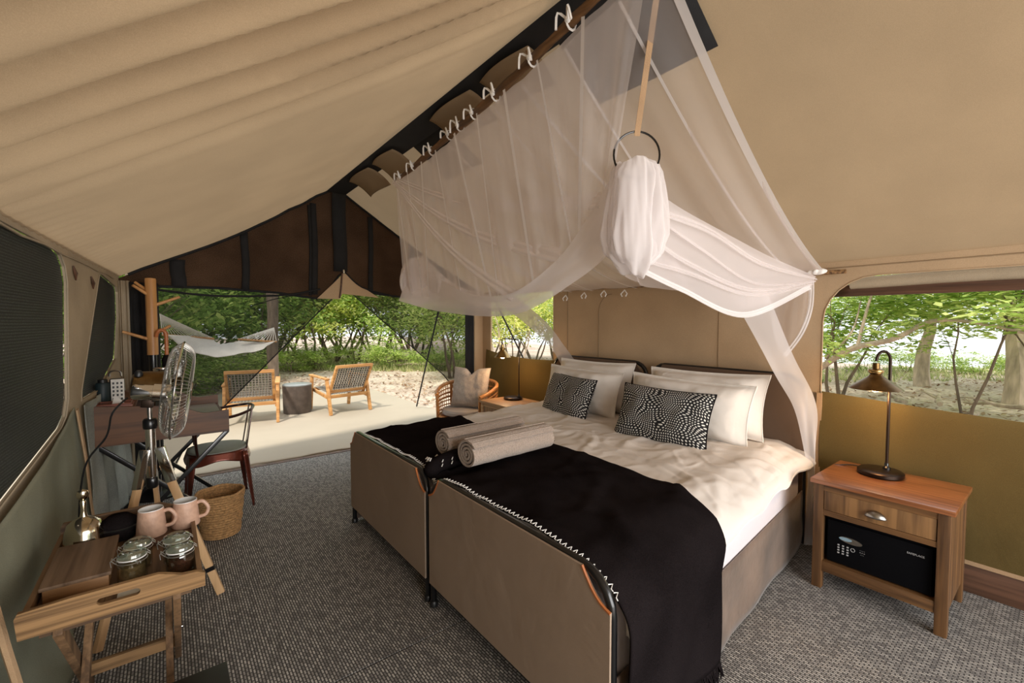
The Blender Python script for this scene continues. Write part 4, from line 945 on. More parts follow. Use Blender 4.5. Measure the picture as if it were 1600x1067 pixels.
for k, f in enumerate((.08, .16, .25, .36, .47, .58, .68, .79, .90)):
    f2 = f+(.05*sin(k*2.4)); ln_ = []
    for i in range(25):
        t_ = i/24; a_ = cr(A_, f); b_ = cr(B_, min(1, max(0, f2))); c_ = cr(C_, (f+f2)/2); ln_.append(a_*((1-t_)*(1-2*t_))+c_*(4*t_*(1-t_))+b_*(t_*(2*t_-1))-Vector((0, 0, .012)))
    ribbon(ln_, .014 if k % 3 else .024, (0, 0, 1), M['net_hem'], 'canopy_seam', fold=0)
def edge_hem(P_, name='hem', r=.010, mat='net_hem'): return build(name, MB().tube(P_, r, 5), M[mat], nt_)
hemR = [A_[3].lerp(B_[3], i/20)-Vector((0, 0, .13*4*(i/20)*(1-i/20)*.9)) for i in range(21)]
ribbon(hemR, .035, (0, 0, 1), M['net_hem'], 'near_side_hem', fold=0)
hemL = [A_[0].lerp(B_[0], i/20)-Vector((0, 0, .13*4*(i/20)*(1-i/20)*.9)) for i in range(21)]
ribbon(hemL, .05, (0, .3, 1), M['net_hem'], 'far_side_hem', fold=.003)
# foot curtain: hangs from the pole, its lower edge caught up from the far corner to the ring
ring_c = Vector((1.62, 1.20, 2.17))
c_top = [pA1+Vector((-.03, 0, -.03)), pA1.lerp(pA0, .25)+Vector((-.02, 0, -.055)), pA1.lerp(pA0, .5)+Vector((-.02, 0, -.055)), pA1.lerp(pA0, .75)+Vector((-.02, 0, -.055)), pA0+Vector((-.02, .02, -.03))]
c_bot = [at(632, 470, 'y', 3.42), at(700, 462, 'x', 1.62), at(790, 470, 'x', 1.6), at(880, 400, 'x', 1.6), at(955, 300, 'x', 1.62)]
build('foot_curtain', drape(c_top, c_bot, 110, 30, .016, 9, (1, .2, 0), seed=6, taper=lambda u, v: .25+v*.7), M['net'], nt_, angle=180)
swag_up = [at(652, 398, 'y', 3.42), at(705, 447, 'x', 1.58), at(785, 462, 'x', 1.56), at(865, 410, 'x', 1.56), at(920, 335, 'x', 1.57), at(958, 272, 'x', 1.60)]
swag_dn = [at(622, 470, 'y', 3.40), at(690, 487, 'x', 1.60), at(800, 492, 'x', 1.60), at(900, 438, 'x', 1.60), at(950, 390, 'x', 1.62), at(975, 350, 'x', 1.64)]
build('gathered_swag', drape(swag_up, swag_dn, 90, 26, .018, 1.4, (1, .4, 0), seed=2, taper=lambda u, v: .4+.6*sin(PI*v)), M['net_dense'], nt_, angle=180)
sw2a = [p+Vector((.05, 0, .01)) for p in (Vector(q) for q in swag_up)]; sw2b = [p+Vector((.05, 0, .03)) for p in (Vector(q) for q in swag_dn)]
build('gathered_swag', drape(sw2a, sw2b, 90, 22, .022, 1.0, (1, .4, 0), seed=11, taper=lambda u, v: .4+.6*sin(PI*v)), M['net'], nt_, angle=180)
for k, f in enumerate((.04, .13, .22, .31, .42, .53, .64, .75, .86)):
    f2 = min(1, max(0, f+.05*sin(k*1.9+1))); a_ = cr([Vector(p) for p in c_top], f); b_ = cr([Vector(p) for p in c_bot], f2)
    ribbon([a_.lerp(b_, i/12)-Vector((.024, 0, 0)) for i in range(13)], .012 if k % 2 else .02, (1, 0, 0), M['net_hem'], 'curtain_seam', nu=24, fold=0)
for a_, b_ in ((0, .75), (.02, .55), (.05, .95)):      # slack folds fanning out of the far corner
    p_, q_ = cr([Vector(p) for p in c_top], a_), cr([Vector(p) for p in c_bot], b_)
    ribbon([p_.lerp(q_, i/12)-Vector((.03, 0, .10*sin(PI*i/12))) for i in range(13)], lambda t: .03+.05*t, (1, 0, 0), M['net'], 'slack_fold', nu=24, fold=.004)
# soft pouch bundled at the far corner
def pouch(c, rx, ry, rz, seed):
    def fn(u, v):
        a = 2*PI*u; q = PI*v; k = 1+.12*sin(a*7+seed+q*1.5)+.10*noise.noise(Vector((cos(a)*2, sin(a)*2, v*3+seed)))
        return Vector(c)+Vector((rx*sin(q)*cos(a)*k, ry*sin(q)*sin(a)*k, rz*cos(q)))
    return MB().grid(fn, 60, 22, True)
cp = at(652, 440, 'y', 3.42)
build('corner_bundle', pouch(cp, .14, .10, .20, 1), M['net'], nt_, angle=180)
build('corner_bundle', pouch(cp+Vector((.02, -.03, -.02)), .09, .08, .16, 4), M['net'], nt_, angle=180)
# the bundle hanging in the ring
def bundle(u, v, sc=1.0, sd=0.0, ln=1.0):
    a = 2*PI*u; prof = [(.092, .02), (.112, -.02), (.120, -.10), (.132, -.2), (.138, -.29), (.122, -.365), (.07, -.41), (.005, -.395)]
    f = v*(len(prof)-1); i = min(int(f), len(prof)-2); g = f-i; r_ = (prof[i][0]*(1-g)+prof[i+1][0]*g)*sc; z = (prof[i][1]*(1-g)+prof[i+1][1]*g)*ln
    q = Vector((cos(a)*2.2, sin(a)*2.2, v*1.6+sd))
    k = 1+.30*noise.noise(q)*min(1, v*2+.25)+.05*sin(a*7+4*noise.noise(q*.7)+v*5)+.035*sin(a*13+v*9+sd)+.10*noise.noise(q*2.6)
    z += .045*noise.noise(Vector((cos(a)*1.5+sd, sin(a)*1.5, 3)))*min(1, v*1.5) + .025*sin(a*2+1)*v
    x = r_*cos(a)*k*.98; y = r_*sin(a)*k*.6
    c, s_ = cos(-YAW), sin(-YAW)
    return ring_c+Vector((x*c-y*s_, x*s_+y*c, z-.055+.012*sin(a*3)*(v < .2)))
build('looped_bundle', MB().grid(bundle, 120, 44, True), M['net_dense'], nt_, angle=180)
build('looped_bundle', MB().grid(lambda u, v: bundle(u, v, .82, 5.0, 1.06)+Vector((-.03, -.02, -.01)), 100, 40, True), M['net_dense'], nt_, angle=180)
rg_ = Vector((cos(YAW), -sin(YAW), 0))
# near side curtain swept from the ring to the wall corner
n_up = [at(985, 268, 'x', 1.62), at(1040, 310, 'x', 1.85), at(1110, 350, 'x', 2.3), at(1190, 395, 'x', 2.8), at(1275, 432, 'x', 3.3)]
n_dn = [at(945, 375, 'x', 1.66), at(985, 415, 'x', 1.85), at(1060, 452, 'x', 2.2), at(1160, 492, 'x', 2.75), at(1262, 448, 'x', 3.28)]
build('side_swag', drape(n_up, n_dn, 90, 40, .013, 1.2, (.3, -1, .2), seed=8, taper=lambda u, v: .4+.6*sin(PI*v)), M['net'], nt_, angle=180)
build('side_swag', drape([p+Vector((.03, .05, 0)) for p in n_up], [p+Vector((.03, .05, .02)) for p in n_dn], 60, 40, .02, 1.6, (.3, -1, .2), seed=18, taper=lambda u, v: .4+.6*sin(PI*v)), M['net'], nt_, angle=180)
for f, w0 in ((.22, .03), (.40, .016), (.55, .024), (.78, .02)):
    fold = [Vector(a).lerp(Vector(b), f+.10*sin(i*1.3+f*9)) for i, (a, b) in enumerate(zip(n_up, n_dn))]
    ribbon([p-Vector((0, .02, 0)) for p in fold], lambda q: w0*(.4+sin(PI*q)), (.2, -1, .2), M['net'], 'gathered_fold', fold=.003)
ribbon([p-Vector((0, .015, 0)) for p in n_dn[1:]], .035, (.2, -1, .2), M['net_hem'], 'hem_band', fold=.002)
build('lower_veil', drape([at(930, 330, 'x', 1.75), at(985, 380, 'x', 1.85), at(1050, 400, 'x', 2.1)], [at(975, 428, 'x', 2.0), at(1010, 448, 'x', 2.2), at(1080, 455, 'x', 2.35)], 30, 16, .012, 3, (.3, -1, 0), seed=21), M['net'], nt_, angle=180)
# tails
tr_up = [at(1140, 455, 'x', 2.8), at(1200, 570, 'x', 3.0), at(1240, 640, 'x', 3.1), at(1262, 720, 'x', 3.16), at(1258, 800, 'x', 3.19), at(1254, 850, 'x', 3.20)]
tr_dn = [at(1195, 450, 'x', 2.95), at(1240, 560, 'x', 3.1), at(1278, 640, 'x', 3.16), at(1276, 700, 'x', 3.2), at(1270, 790, 'x', 3.22), at(1272, 852, 'x', 3.22)]
build('hanging_tail', drape(tr_up, tr_dn, 70, 14, .012, 1.5, (-.5, -1, 0), seed=31, taper=lambda u, v: 1), M['net_dense'], nt_, angle=180)
build('wall_curtain', drape([at(1185, 445, 'x', 3.30), at(1225, 440, 'x', 3.30), at(1268, 436, 'x', 3.30)], [at(1205, 500, 'x', 3.28), at(1222, 550, 'x', 3.28), at(1262, 505, 'x', 3.28)], 24, 16, .010, 2, (1, 0, 0), seed=33), M['net'], nt_, angle=180)
ribbon([at(1268, 436, 'x', 3.29), at(1266, 480, 'x', 3.28), at(1252, 520, 'x', 3.27), at(1226, 556, 'x', 3.26)], .03, (1, 0, 0), M['net_hem'], 'hem_band', fold=.002)
tl_up = [at(775, 470, 'x', 2.1), at(820, 505, 'x', 2.7), at(862, 545, 'x', 3.1), at(880, 575, 'x', 3.2)]
tl_dn = [at(805, 462, 'x', 2.1), at(850, 500, 'x', 2.7), at(878, 535, 'x', 3.1), at(900, 565, 'x', 3.2)]
build('hanging_tail', drape(tl_up, tl_dn, 40, 10, .012, 1.5, (-.5, -1, 0), seed=41), M['net'], nt_, angle=180)
build('ring', MB().tube([ring_c+rg_*.099*cos(R(10*i))+Vector((0, 0, .099*sin(R(10*i)))) for i in range(36)], .0045, 8, closed=True), M['black_metal'], nt_)
sp = [ring_c+Vector((0, 0, .10)), Vector((1.50, 1.0, 2.86))]
build('leather_strap', MB().bar(sp[0]-Vector((0, 0, .02)), sp[1], .024, .003, (.62, .78, 0)), M['strap_tan'], nt_)
# tape bows tying the net to its poles
for i, f in enumerate((.17, .30, .415, .53, .63, .71, .77, .835, .91, .975)):
    p = pp[int(f*40)]; mb = MB()
    mb.tube([p+Vector((.028*cos(a), 0, .030*sin(a)-.004)) for a in [R(36*k) for k in range(10)]], .005, 5, closed=True)
    for s_ in (1, -1): mb.tube(curve([p+Vector((-.02, 0, .0)), p+Vector((-.05, s_*.03, .02+.01*(i % 2))), p+Vector((-.045, s_*.045, -.02-.01*(i % 3)))], 6), .006, 4)
    mb.lathe([(0, -.014), (.014, -.006), (.015, .006), (0, .014)], 8, T(p+Vector((-.024, -.006, -.004))))
    build('tape_tie', mb, M['white_tape'], nt_)
for py, px in ((465, 884), (461, 913), (458, 944), (457, 976), (452, 1225)):
    p = at(px, py-4, 'x', 3.31); mb = MB()
    for s_ in (1, -1): mb.tube([p, p+Vector((-.01, s_*.035, -.035)), p+Vector((-.01, s_*.02, -.06))], .006, 4)
    build('tape_tie', mb, M['white_tape'], nt_)
build('tape_tie', pouch(Vector((3.31, 1.05, 1.775)), .03, .05, .022, 3), M['white_tape'], nt_)
build('corner_stay', MB().tube([pA1+Vector((0, -.02, -.02)), at(650, 384, 'y', 3.42)], .009, 6), M['strap_tan'], nt_)

# ================================================= LEFT SIDE: DESK, CHAIR, FAN, TRAY
dk_ = thing('writing_desk', 'dark walnut writing desk on black crossed legs beside the left wall', 'desk', (-.03, 4.05, 0))
def side_panel(y, flip=1):
    top_ = [(-.385, .935), (.02, .895)] + [(.02+.19*f, .895-.07*(1-cos(PI*f/1.0))/2-.0*f) for f in [i/8 for i in range(1, 9)]] + [(.335, .832), (.335, .69)]
    return MB().poly([[(-.385, .68)]+top_[:0]+[(.335, .68)]+list(reversed(top_))], lambda a, b, q: (a, y+q, b), (0, .022))
build('side_panel', side_panel(3.68), M['desk_wood'], dk_)
build('side_panel', side_panel(4.50), M['desk_wood'], dk_)
build('writing_surface', MB().box((-.02, 4.10, .755), (.70, .80, .02)), M['desk_wood_y'], dk_, bevel=.003)
build('leather_inlay', MB().box((.02, 4.10, .768), (.58, .72, .006)), M['desk_leather'], dk_)
build('front_apron', MB().box((.315, 4.10, .712), (.02, .80, .064)), M['desk_wood_y'], dk_, bevel=.003)
build('back_board', MB().box((-.37, 4.10, .80), (.02, .80, .23)), M['desk_wood_y'], dk_)
build('rear_shelf', MB().box((-.27, 4.10, .905), (.20, .80, .018)), M['desk_wood_y'], dk_)
for y in (3.74, 4.46):
    for a, b in (((-.36, .675), (.33, .0)), ((.33, .675), (-.30, 0))):
        build('crossed_leg', MB().bar((a[0], y, a[1]), (b[0], y+.012, b[1]), .026, .026, (0, 1, 0)), M['black_metal'], dk_, bevel=.002)
for x, z in ((-.30, .02), (.30, .03)): build('stretcher', MB().tube([(x, 3.74, z), (x, 4.46, z)], .011, 8), M['black_metal'], dk_)

ch = thing('metal_armchair', 'oxblood metal armchair with grey seat at the desk', 'chair', (.33, 4.22, 0))
cx, cy = .30, 4.20
def seat_fn(u, v):
    a = 2*PI*u; r_ = v; ex = 2.6; c_, s_ = cos(a), sin(a); k = (abs(c_)**ex+abs(s_)**ex)**(-1/ex)
    return (cx+.20*r_*c_*k, cy+.21*r_*s_*k, .452-.008*(1-v*v))
build('seat', MB().grid(seat_fn, 40, 6, True), M['seat_pad'], ch, solid=.006)
def skirt_fn(u, v):
    p = seat_fn(u, 1); a = 2*PI*u; dip = .055+.035*(cos(4*a+PI)*.5+.5)*1.0
    return (p[0]+(p[0]-cx)*.10*v, p[1]+(p[1]-cy)*.10*v, .452-dip*v)
build('seat_apron', MB().grid(skirt_fn, 60, 6, True), M['red_metal'], ch, solid=.004)
for sx_, sy_ in ((1, 1), (1, -1), (-1, 1), (-1, -1)):
    p0 = Vector((cx+sx_*.175, cy+sy_*.18, .44)); p1 = Vector((cx+sx_*.235, cy+sy_*.235, 0)); n_ = 8; mb = MB()
    mb.grid(lambda u, v: p0.lerp(p1, v)+Vector((sx_*.045*(1-v*.62)*cos(u*PI/2*1.0)-sx_*.03, sy_*.045*(1-v*.62)*sin(u*PI/2)-sy_*.03, 0)), 6, 10)
    build('leg', mb, M['red_metal'], ch, solid=.006)
arm = [(cx-.12, cy-.235, .70), (cx, cy-.245, .72), (cx+.12, cy-.23, .735), (cx+.22, cy-.14, .755), (cx+.25, cy, .765), (cx+.22, cy+.14, .755), (cx+.12, cy+.23, .735), (cx, cy+.245, .72), (cx-.12, cy+.235, .70)]
build('arm_rail', MB().tube(curve(arm, 40), .011, 8), M['dark_red_metal'], ch)
for s_ in (1, -1):
    build('arm_post', MB().tube(curve([(cx-.12, cy+s_*.235, .70), (cx-.15, cy+s_*.225, .6), (cx-.14, cy+s_*.21, .45)], 10), .010, 8), M['dark_red_metal'], ch)
    build('back_post', MB().bar((cx+.235, cy+s_*.09, .76), (cx+.185, cy+s_*.11, .44), .028, .008, (1, 0, 0)), M['dark_red_metal'], ch, bevel=.002)
build('back_splat', MB().bar((cx+.245, cy, .76), (cx+.195, cy, .44), .06, .005, (1, 0, 0)), M['dark_red_metal'], ch)

# coat rack behind the desk
ck = thing('coat_rack', 'wooden coat rack post with angled pegs at the left of the doorway', 'coat rack', (-.09, 4.72, 0))
build('post', MB().lathe([(.0, 0), (.038, 0), (.038, .62), (.035, .63), (0, .635)], 16, T((-.09, 4.72, 1.18))), M['rack_wood'], ck)
build('lower_pole', MB().tube([(-.09, 4.72, 0), (-.09, 4.72, 1.18)], .028, 12), M['black_metal'], ck)
build('base', MB().lathe([(0, 0), (.17, 0), (.17, .015), (.03, .03), (0, .03)], 24, T((-.09, 4.72, 0))), M['black_metal'], ck)
for a_, b_ in (((-.09, 4.72, 1.66), (-.20, 4.66, 1.745)), ((-.09, 4.72, 1.69), (-.19, 4.76, 1.775)), ((-.09, 4.72, 1.30), (-.275, 4.68, 1.375)), ((-.09, 4.72, 1.58), (.10, 4.74, 1.665)), ((-.09, 4.72, 1.34), (.03, 4.76, 1.42))):
    build('peg', MB().tube([a_, b_], [.014, .011], 10), M['rack_wood'], ck)
um = thing('umbrella', 'dark umbrella with an orange crook handle hooked on the coat rack', 'umbrella', (-.02, 4.66, .72))
build('crook_handle', MB().tube(curve([(-.065, 4.67, 1.33), (-.055, 4.66, 1.37), (-.03, 4.66, 1.385), (-.005, 4.66, 1.365), (.0, 4.66, 1.32), (.0, 4.66, 1.18)], 20), .014, 10), M['piping'], um)
build('folded_canopy', MB().lathe([(.02, .46), (.034, .42), (.03, .3), (.02, .1), (.006, 0)], 12, T((.0, 4.66, .72))), M['throw'], um)

# tripod fan
fn_ = thing('tripod_fan', 'chrome fan on a pale wooden tripod in front of the desk', 'fan', (-.07, 2.84, 0))
hub = Vector((-.075, 2.84, .80))
for f_, band in (((.195, 2.775, .005), .13), ((-.275, 2.60, .005), .13), ((-.04, 3.14, .005), .13)):
    f_ = Vector(f_); d_ = (f_-hub); d_.z = 0; d_.normalize(); a_ = hub+d_*.035+Vector((0, 0, -.02))
    lg = build('leg', MB().bar(a_.lerp(f_, .06), f_, .036, .020, (-d_.y, d_.x, 0)), M['leg_wood'], fn_, bevel=.002)
    build('leg_bracket', MB().bar(a_+Vector((0, 0, .04)), a_.lerp(f_, .18), .042, .026, (-d_.y, d_.x, 0)), M['chrome'], lg, bevel=.003)
    p_ = a_.lerp(f_, .80); build('clamp_band', MB().bar(p_, p_.lerp(f_, .14), .040, .024, (-d_.y, d_.x, 0)), M['black_metal'], lg)
build('column', MB().tube([(-.075, 2.84, .66), (-.075, 2.84, .93)], .021, 14), M['chrome'], fn_)
build('column_collar', MB().lathe([(.028, 0), (.030, .01), (.030, .04), (.024, .05)], 16, T((-.075, 2.84, .92))), M['black_metal'], fn_)
build('column_end', MB().lathe([(.02, 0), (.026, .01), (.026, .05), (.022, .055)], 16, T((-.075, 2.84, .62))), M['black_metal'], fn_)
build('inner_rod', MB().tube([(-.075, 2.84, .93), (-.075, 2.84, 1.07)], .011, 12), M['chrome'], fn_)
FM = T((-.072, 2.84, 1.12), 0, R(8), R(-5))      # fan axis: local x
def ft(mb): mb.v = [tuple(FM @ Vector(p)) for p in mb.v]; return mb
RY = Matrix.Rotation(R(90), 4, 'Y')
build('motor_housing', ft(MB().lathe([(0, -.075), (.050, -.075), (.065, -.065), (.072, -.01), (.075, .05), (.06, .055), (0, .055)], 28, T((0, .04, .01)) @ RY)), M['brass_dark'], fn_)
build('motor_can', ft(MB().lathe([(0, -.06), (.030, -.06), (.038, -.05), (.038, .02), (.045, .022), (.045, .09), (0, .09)], 24, T((0, -.055, -.012)) @ RY)), M['chrome'], fn_)
build('oscillation_knob', ft(MB().lathe([(.016, 0), (.018, .015), (.010, .03), (0, .032)], 14, T((-.05, 0, .056)))), M['black_plastic'], fn_)
build('tilt_joint', ft(MB().box((0, 0, -.07), (.05, .03, .05))), M['dark_bronze'], fn_, bevel=.005)
RG = .245; x0f = .055
def cage(side):
    mb = MB()
    for i in range(76):
        a = 2*PI*i/76; pts = []
        for k in range(10):
            f = (k/9)**.7; r_ = .05+(RG-.05)*f; bx = x0f+.058 + side*(.055*(1-f**7))
            a2 = a+.10*f*side; pts.append((bx, r_*cos(a2), r_*sin(a2)))
        mb.tube(pts, .00125, 3)
    for r_ in (.05, .12, .19):
        f = (r_-.05)/(RG-.05); bx = x0f+.058+side*(.055*(1-f**7)); mb.tube([(bx, r_*cos(R(10*k)), r_*sin(R(10*k))) for k in range(36)], .0018, 4, closed=True)
    return ft(mb)
build('front_grille', cage(1), M['wire'], fn_, kind='stuff'); build('rear_grille', cage(-1), M['wire'], fn_, kind='stuff')
build('grille_rim', ft(MB().tube([(x0f+.058, RG*cos(R(7.5*k)), RG*sin(R(7.5*k))) for k in range(48)], .005, 8, closed=True)), M['chrome'], fn_)
build('grille_badge', ft(MB().lathe([(0, .118), (.045, .118), (.05, .112), (.05, .108), (0, .108)], 24, T((x0f, 0, 0)) @ RY)), M['chrome'], fn_)
for k in range(4):
    def bl(u, v, k=k):
        a = PI/2*k+.35+(u-.5)*.95*(1-.15*v); r_ = .035+.185*v; tw = .022*(u-.5)*2
        return FM @ Vector((x0f+.05+tw, r_*cos(a), r_*sin(a)))
    build('blade', MB().grid(bl, 8, 8), M['chrome'], fn_, solid=.002)
build('cord', MB().tube(curve([FM @ Vector((-.08, 0, -.05)), (-.21, 2.80, 1.02), (-.24, 2.86, .90), (-.33, 2.95, .74), (-.37, 3.05, .4), (-.36, 3.1, .02)], 30), .0045, 6), M['black_plastic'], fn_)

# butler tray on a folding stand
TZ = .56
ty = thing('serving_tray', 'weathered wooden butler tray with cut-out handle in the left foreground', 'tray', (-.135, 2.13, TZ))
def end_panel(y, lean):
    out_ = [(-.35, TZ)] + [(.082, TZ)] + [(.082, TZ+.05), (.06, TZ+.062), (.02, TZ+.066), (-.01, TZ+.08), (-.04, TZ+.092), (-.24, TZ+.092), (-.345, TZ+.085), (-.352, TZ+.07)]
    hole = rrect(-.185, TZ+.040, -.085, TZ+.064, .011, 5)
    return MB().poly([out_, hole], lambda a, b, q: (a, y+q+lean*(b-TZ), b), (0, .016))
build('handle_panel', end_panel(1.79, -.22), M['tray_wood'], ty, bevel=0)
build('handle_panel', end_panel(2.45, .22), M['tray_wood'], ty, bevel=0)
for x, s_ in ((-.345, -1), (.068, 1)): build('side_rim', MB().box((x, 2.128, TZ+.024), (.015, .66, .048)), M['tray_wood_y'], ty, bevel=.002)
for k in range(5): build('plank', MB().box((-.345+.0825*(k+.5)+.004, 2.128, TZ+.006), (.081, .65, .011)), M['tray_wood_y'], ty)
sd_ = thing('tray_stand', 'folding wooden cross leg stand under the butler tray', 'stand', (-.135, 2.13, 0))
for i, (y, s_) in enumerate(((1.92, 1), (2.35, -1))):
    pass
for x, off in ((-.275, 0), (.005, 0)):
    build('leg', MB().bar((x, 1.83, .545), (x, 2.38, .0), .042, .022, (1, 0, 0)), M['tray_wood_z'], sd_, bevel=.002)
    build('leg', MB().bar((x+.026*(1 if x > -.2 else -1)*-1+.05*(x < -.2)*0, 2.42, .545), (x+.026*(1 if x > -.2 else -1)*-1, 1.80, .0), .042, .022, (1, 0, 0)), M['tray_wood_z'], sd_, bevel=.002)
    build('pivot_bolt', MB().lathe([(0, -.002), (.009, 0), (.009, .004), (0, .007)], 10, T((x+.012*(1 if x > -.2 else -1), 2.105, .272), 0, R(90 if x > -.2 else -90), 0)), M['chrome'], sd_)
build('top_rail', MB().box((-.135, 1.85, .541), (.36, .04, .02)), M['tray_wood'], sd_)
build('top_rail', MB().box((-.135, 2.40, .541), (.36, .04, .02)), M['tray_wood'], sd_)
build('cross_rail', MB().bar((-.27, 1.90, .12), (.0, 1.90, .12), .022, .045), M['tray_wood'], sd_)
build('cross_rail', MB().bar((-.27, 2.29, .12), (.0, 2.29, .12), .022, .045), M['tray_wood'], sd_)
TT = TZ+.012
bx = thing('wooden_box', 'lidded wooden tea box at the front left of the tray', 'box', (-.245, 2.11, TT))
build('body', MB().box((-.248, 2.105, TT+.022), (.155, .31, .044)), M['box_side'], bx, bevel=.003)
build('lid', MB().box((-.248, 2.105, TT+.050), (.168, .325, .012)), M['box_wood'], bx, bevel=.003)
bl_ = thing('hand_bell', 'tarnished silver hand bell with a ball knob on the tray', 'bell', (-.275, 2.345, TT))
bm_ = T((-.270, 2.345, TT)) @ Matrix.Scale(1.22, 4)
build('bell_body', MB().lathe([(.060, 0), (.058, .008), (.050, .03), (.047, .06), (.040, .085), (.022, .10), (.010, .105), (.008, .11)], 32, bm_), M['silver'], bl_, angle=60)
build('handle', MB().lathe([(.010, .105), (.006, .125), (.008, .15), (.005, .158)], 16, bm_), M['silver'], bl_)
build('knob', MB().lathe([(.004, .155), (.013, .165), (.016, .176), (.013, .187), (0, .193)], 16, bm_), M['silver'], bl_)
pc = thing('round_pouch', 'round black pouch lying behind the hand bell on the tray', 'pouch', (-.175, 2.385, TT))
pc.scale = (1, 1, 1.35)
build('pouch_body', MB().lathe([(0, 0), (.05, .002), (.062, .02), (.064, .035), (.058, .055), (.035, .070), (0, .073)], 28, T((-.172, 2.375, TT))), M['throw'], pc)
build('zip', MB().tube([(-.172+.0645*cos(R(12*k)), 2.375+.0645*sin(R(12*k)), TT+.04) for k in range(30)], .003, 5, closed=True), M['black_plastic'], pc)
build('zip_pull', MB().bar((-.215, 2.335, TT+.045), (-.225, 2.315, TT+.062), .008, .003), M['pewter'], pc)
def mug(label, c, hd):
    t = thing('mug', label, 'mug', c, 'stoneware mugs at the back of the tray'); m_ = T(c)
    t.scale = (1.03, 1.03, 1.16)
    build('cup', MB().lathe([(0, 0), (.047, 0), (.0495, .004), (.041, .088), (.0395, .092), (.037, .092)], 32, m_, cap=False), M['mug'], t)
    build('glazed_inside', MB().lathe([(.0375, .092), (.0395, .093), (.040, .091), (.042, .012), (0, .010)], 32, m_, cap=False), M['mug_in'], t)
    d = Vector((cos(hd), sin(hd), 0)); c = Vector(c)
    build('handle', MB().tube(curve([c+d*.040+Vector((0, 0, .078)), c+d*.062+Vector((0, 0, .080)), c+d*.080+Vector((0, 0, .055)), c+d*.070+Vector((0, 0, .030)), c+d*.044+Vector((0, 0, .024))], 20), .0065, 8), M['mug'], t)
mb_ = thing('small_serving_board', 'small dark wooden board carrying the two mugs', 'board', (-.01, 2.285, TT))
build('board', MB().box((-.005, 2.285, TT+.006), (.16, .16, .012)), M['desk_wood'], mb_, bevel=.003)
mug('left speckled blush mug on the tray, nearer the black pouch', (-.068, 2.305, TT+.012), R(-15))
mug('right speckled blush mug on the tray, nearer the basket', (.045, 2.325, TT+.012), R(-15))
def jar(label, c, fill):
    t = thing('clip_top_jar', label, 'jar', c, 'clip top glass jars on the tray'); m_ = T(c); c = Vector(c); t.scale = (1.08, 1.08, 1.28)
    build('glass_body', MB().lathe([(0, 0), (.034, 0), (.037, .004), (.037, .050), (.034, .056), (.034, .060), (.031, .060), (.034, .05), (.034, .006), (0, .005)], 28, m_, cap=False), M['glass'], t)
    build('contents', MB().lathe([(0, .0055), (.0325, .0065), (.0325, .042), (0, .044)], 24, m_), fill, t)
    build('rubber_ring', MB().lathe([(.031, .0605), (.037, .0605), (.037, .063), (.031, .063)], 24, m_), M['white_tape'], t)
    build('glass_lid', MB().lathe([(.0, .064), (.036, .0635), (.038, .067), (.036, .073), (.026, .078), (.020, .076), (0, .076)], 28, m_), M['glass'], t)
    build('wire_clip', MB().tube([c+Vector((.0385*cos(R(15*k)), .0385*sin(R(15*k)), .054)) for k in range(24)], .0011, 5, closed=True).tube([c+Vector((-.038, .010, .054)), c+Vector((-.049, .010, .065)), c+Vector((-.049, -.010, .065)), c+Vector((-.038, -.010, .054))], .0012, 5).tube([c+Vector((-.036, 0, .070)), c+Vector((-.052, 0, .060)), c+Vector((-.050, 0, .045))], .0012, 5).tube([c+Vector((.037, .008, .068)), c+Vector((.045, .008, .06)), c+Vector((.045, -.008, .06)), c+Vector((.037, -.008, .068))], .0012, 5), M['wire'], t)
jar('clip top jar of pale contents at the front of the tray beside the wooden box', (-.112, 1.965, TT), M['brown_sugar'])
jar('clip top jar just behind the pale jar beside the wooden box', (-.100, 2.055, TT), M['brown_sugar'])
jar('clip top jar of dark red tea at the front right of the tray', (.018, 1.925, TT), M['tea'])
jar('clip top jar at the back right, behind the dark red tea jar', (.010, 2.020, TT), M['tea'])
o = build('paper_napkin', MB().box((-.11, 1.85, TT+.006), (.07, .06, .004)), M['white_paper'], None, (-.11, 1.85, TT+.004), bevel=.001); tag(o, 'folded white napkin seen through the tray handle', 'napkin')

# basket
bk = thing('woven_basket', 'round woven grass basket on the carpet beside the tray', 'basket', (.262, 3.58, 0)); bc = Vector((.262, 3.58, 0))
mb = MB()
for k in range(17):
    z = .012+.0165*k; r_ = .108+.0018*k+.002*sin(k*1.3)
    mb.tube([bc+Vector((r_*cos(R(10*i))+.002*cos(i*3.1+k*PI), r_*sin(R(10*i))+.002*sin(i*3.1+k*PI), z)) for i in range(36)], .0095, 6, closed=True)
build('coiled_body', mb, M['basket'], bk)
build('base', MB().lathe([(0, .004), (.108, .004), (.108, .014), (0, .014)], 32, T(bc)), M['basket'], bk)
build('rim', MB().tube([bc+Vector((.139*cos(R(10*i)), .139*sin(R(10*i)), .290+.003*sin(i))) for i in range(36)], .009, 8, closed=True), M['basket'], bk)

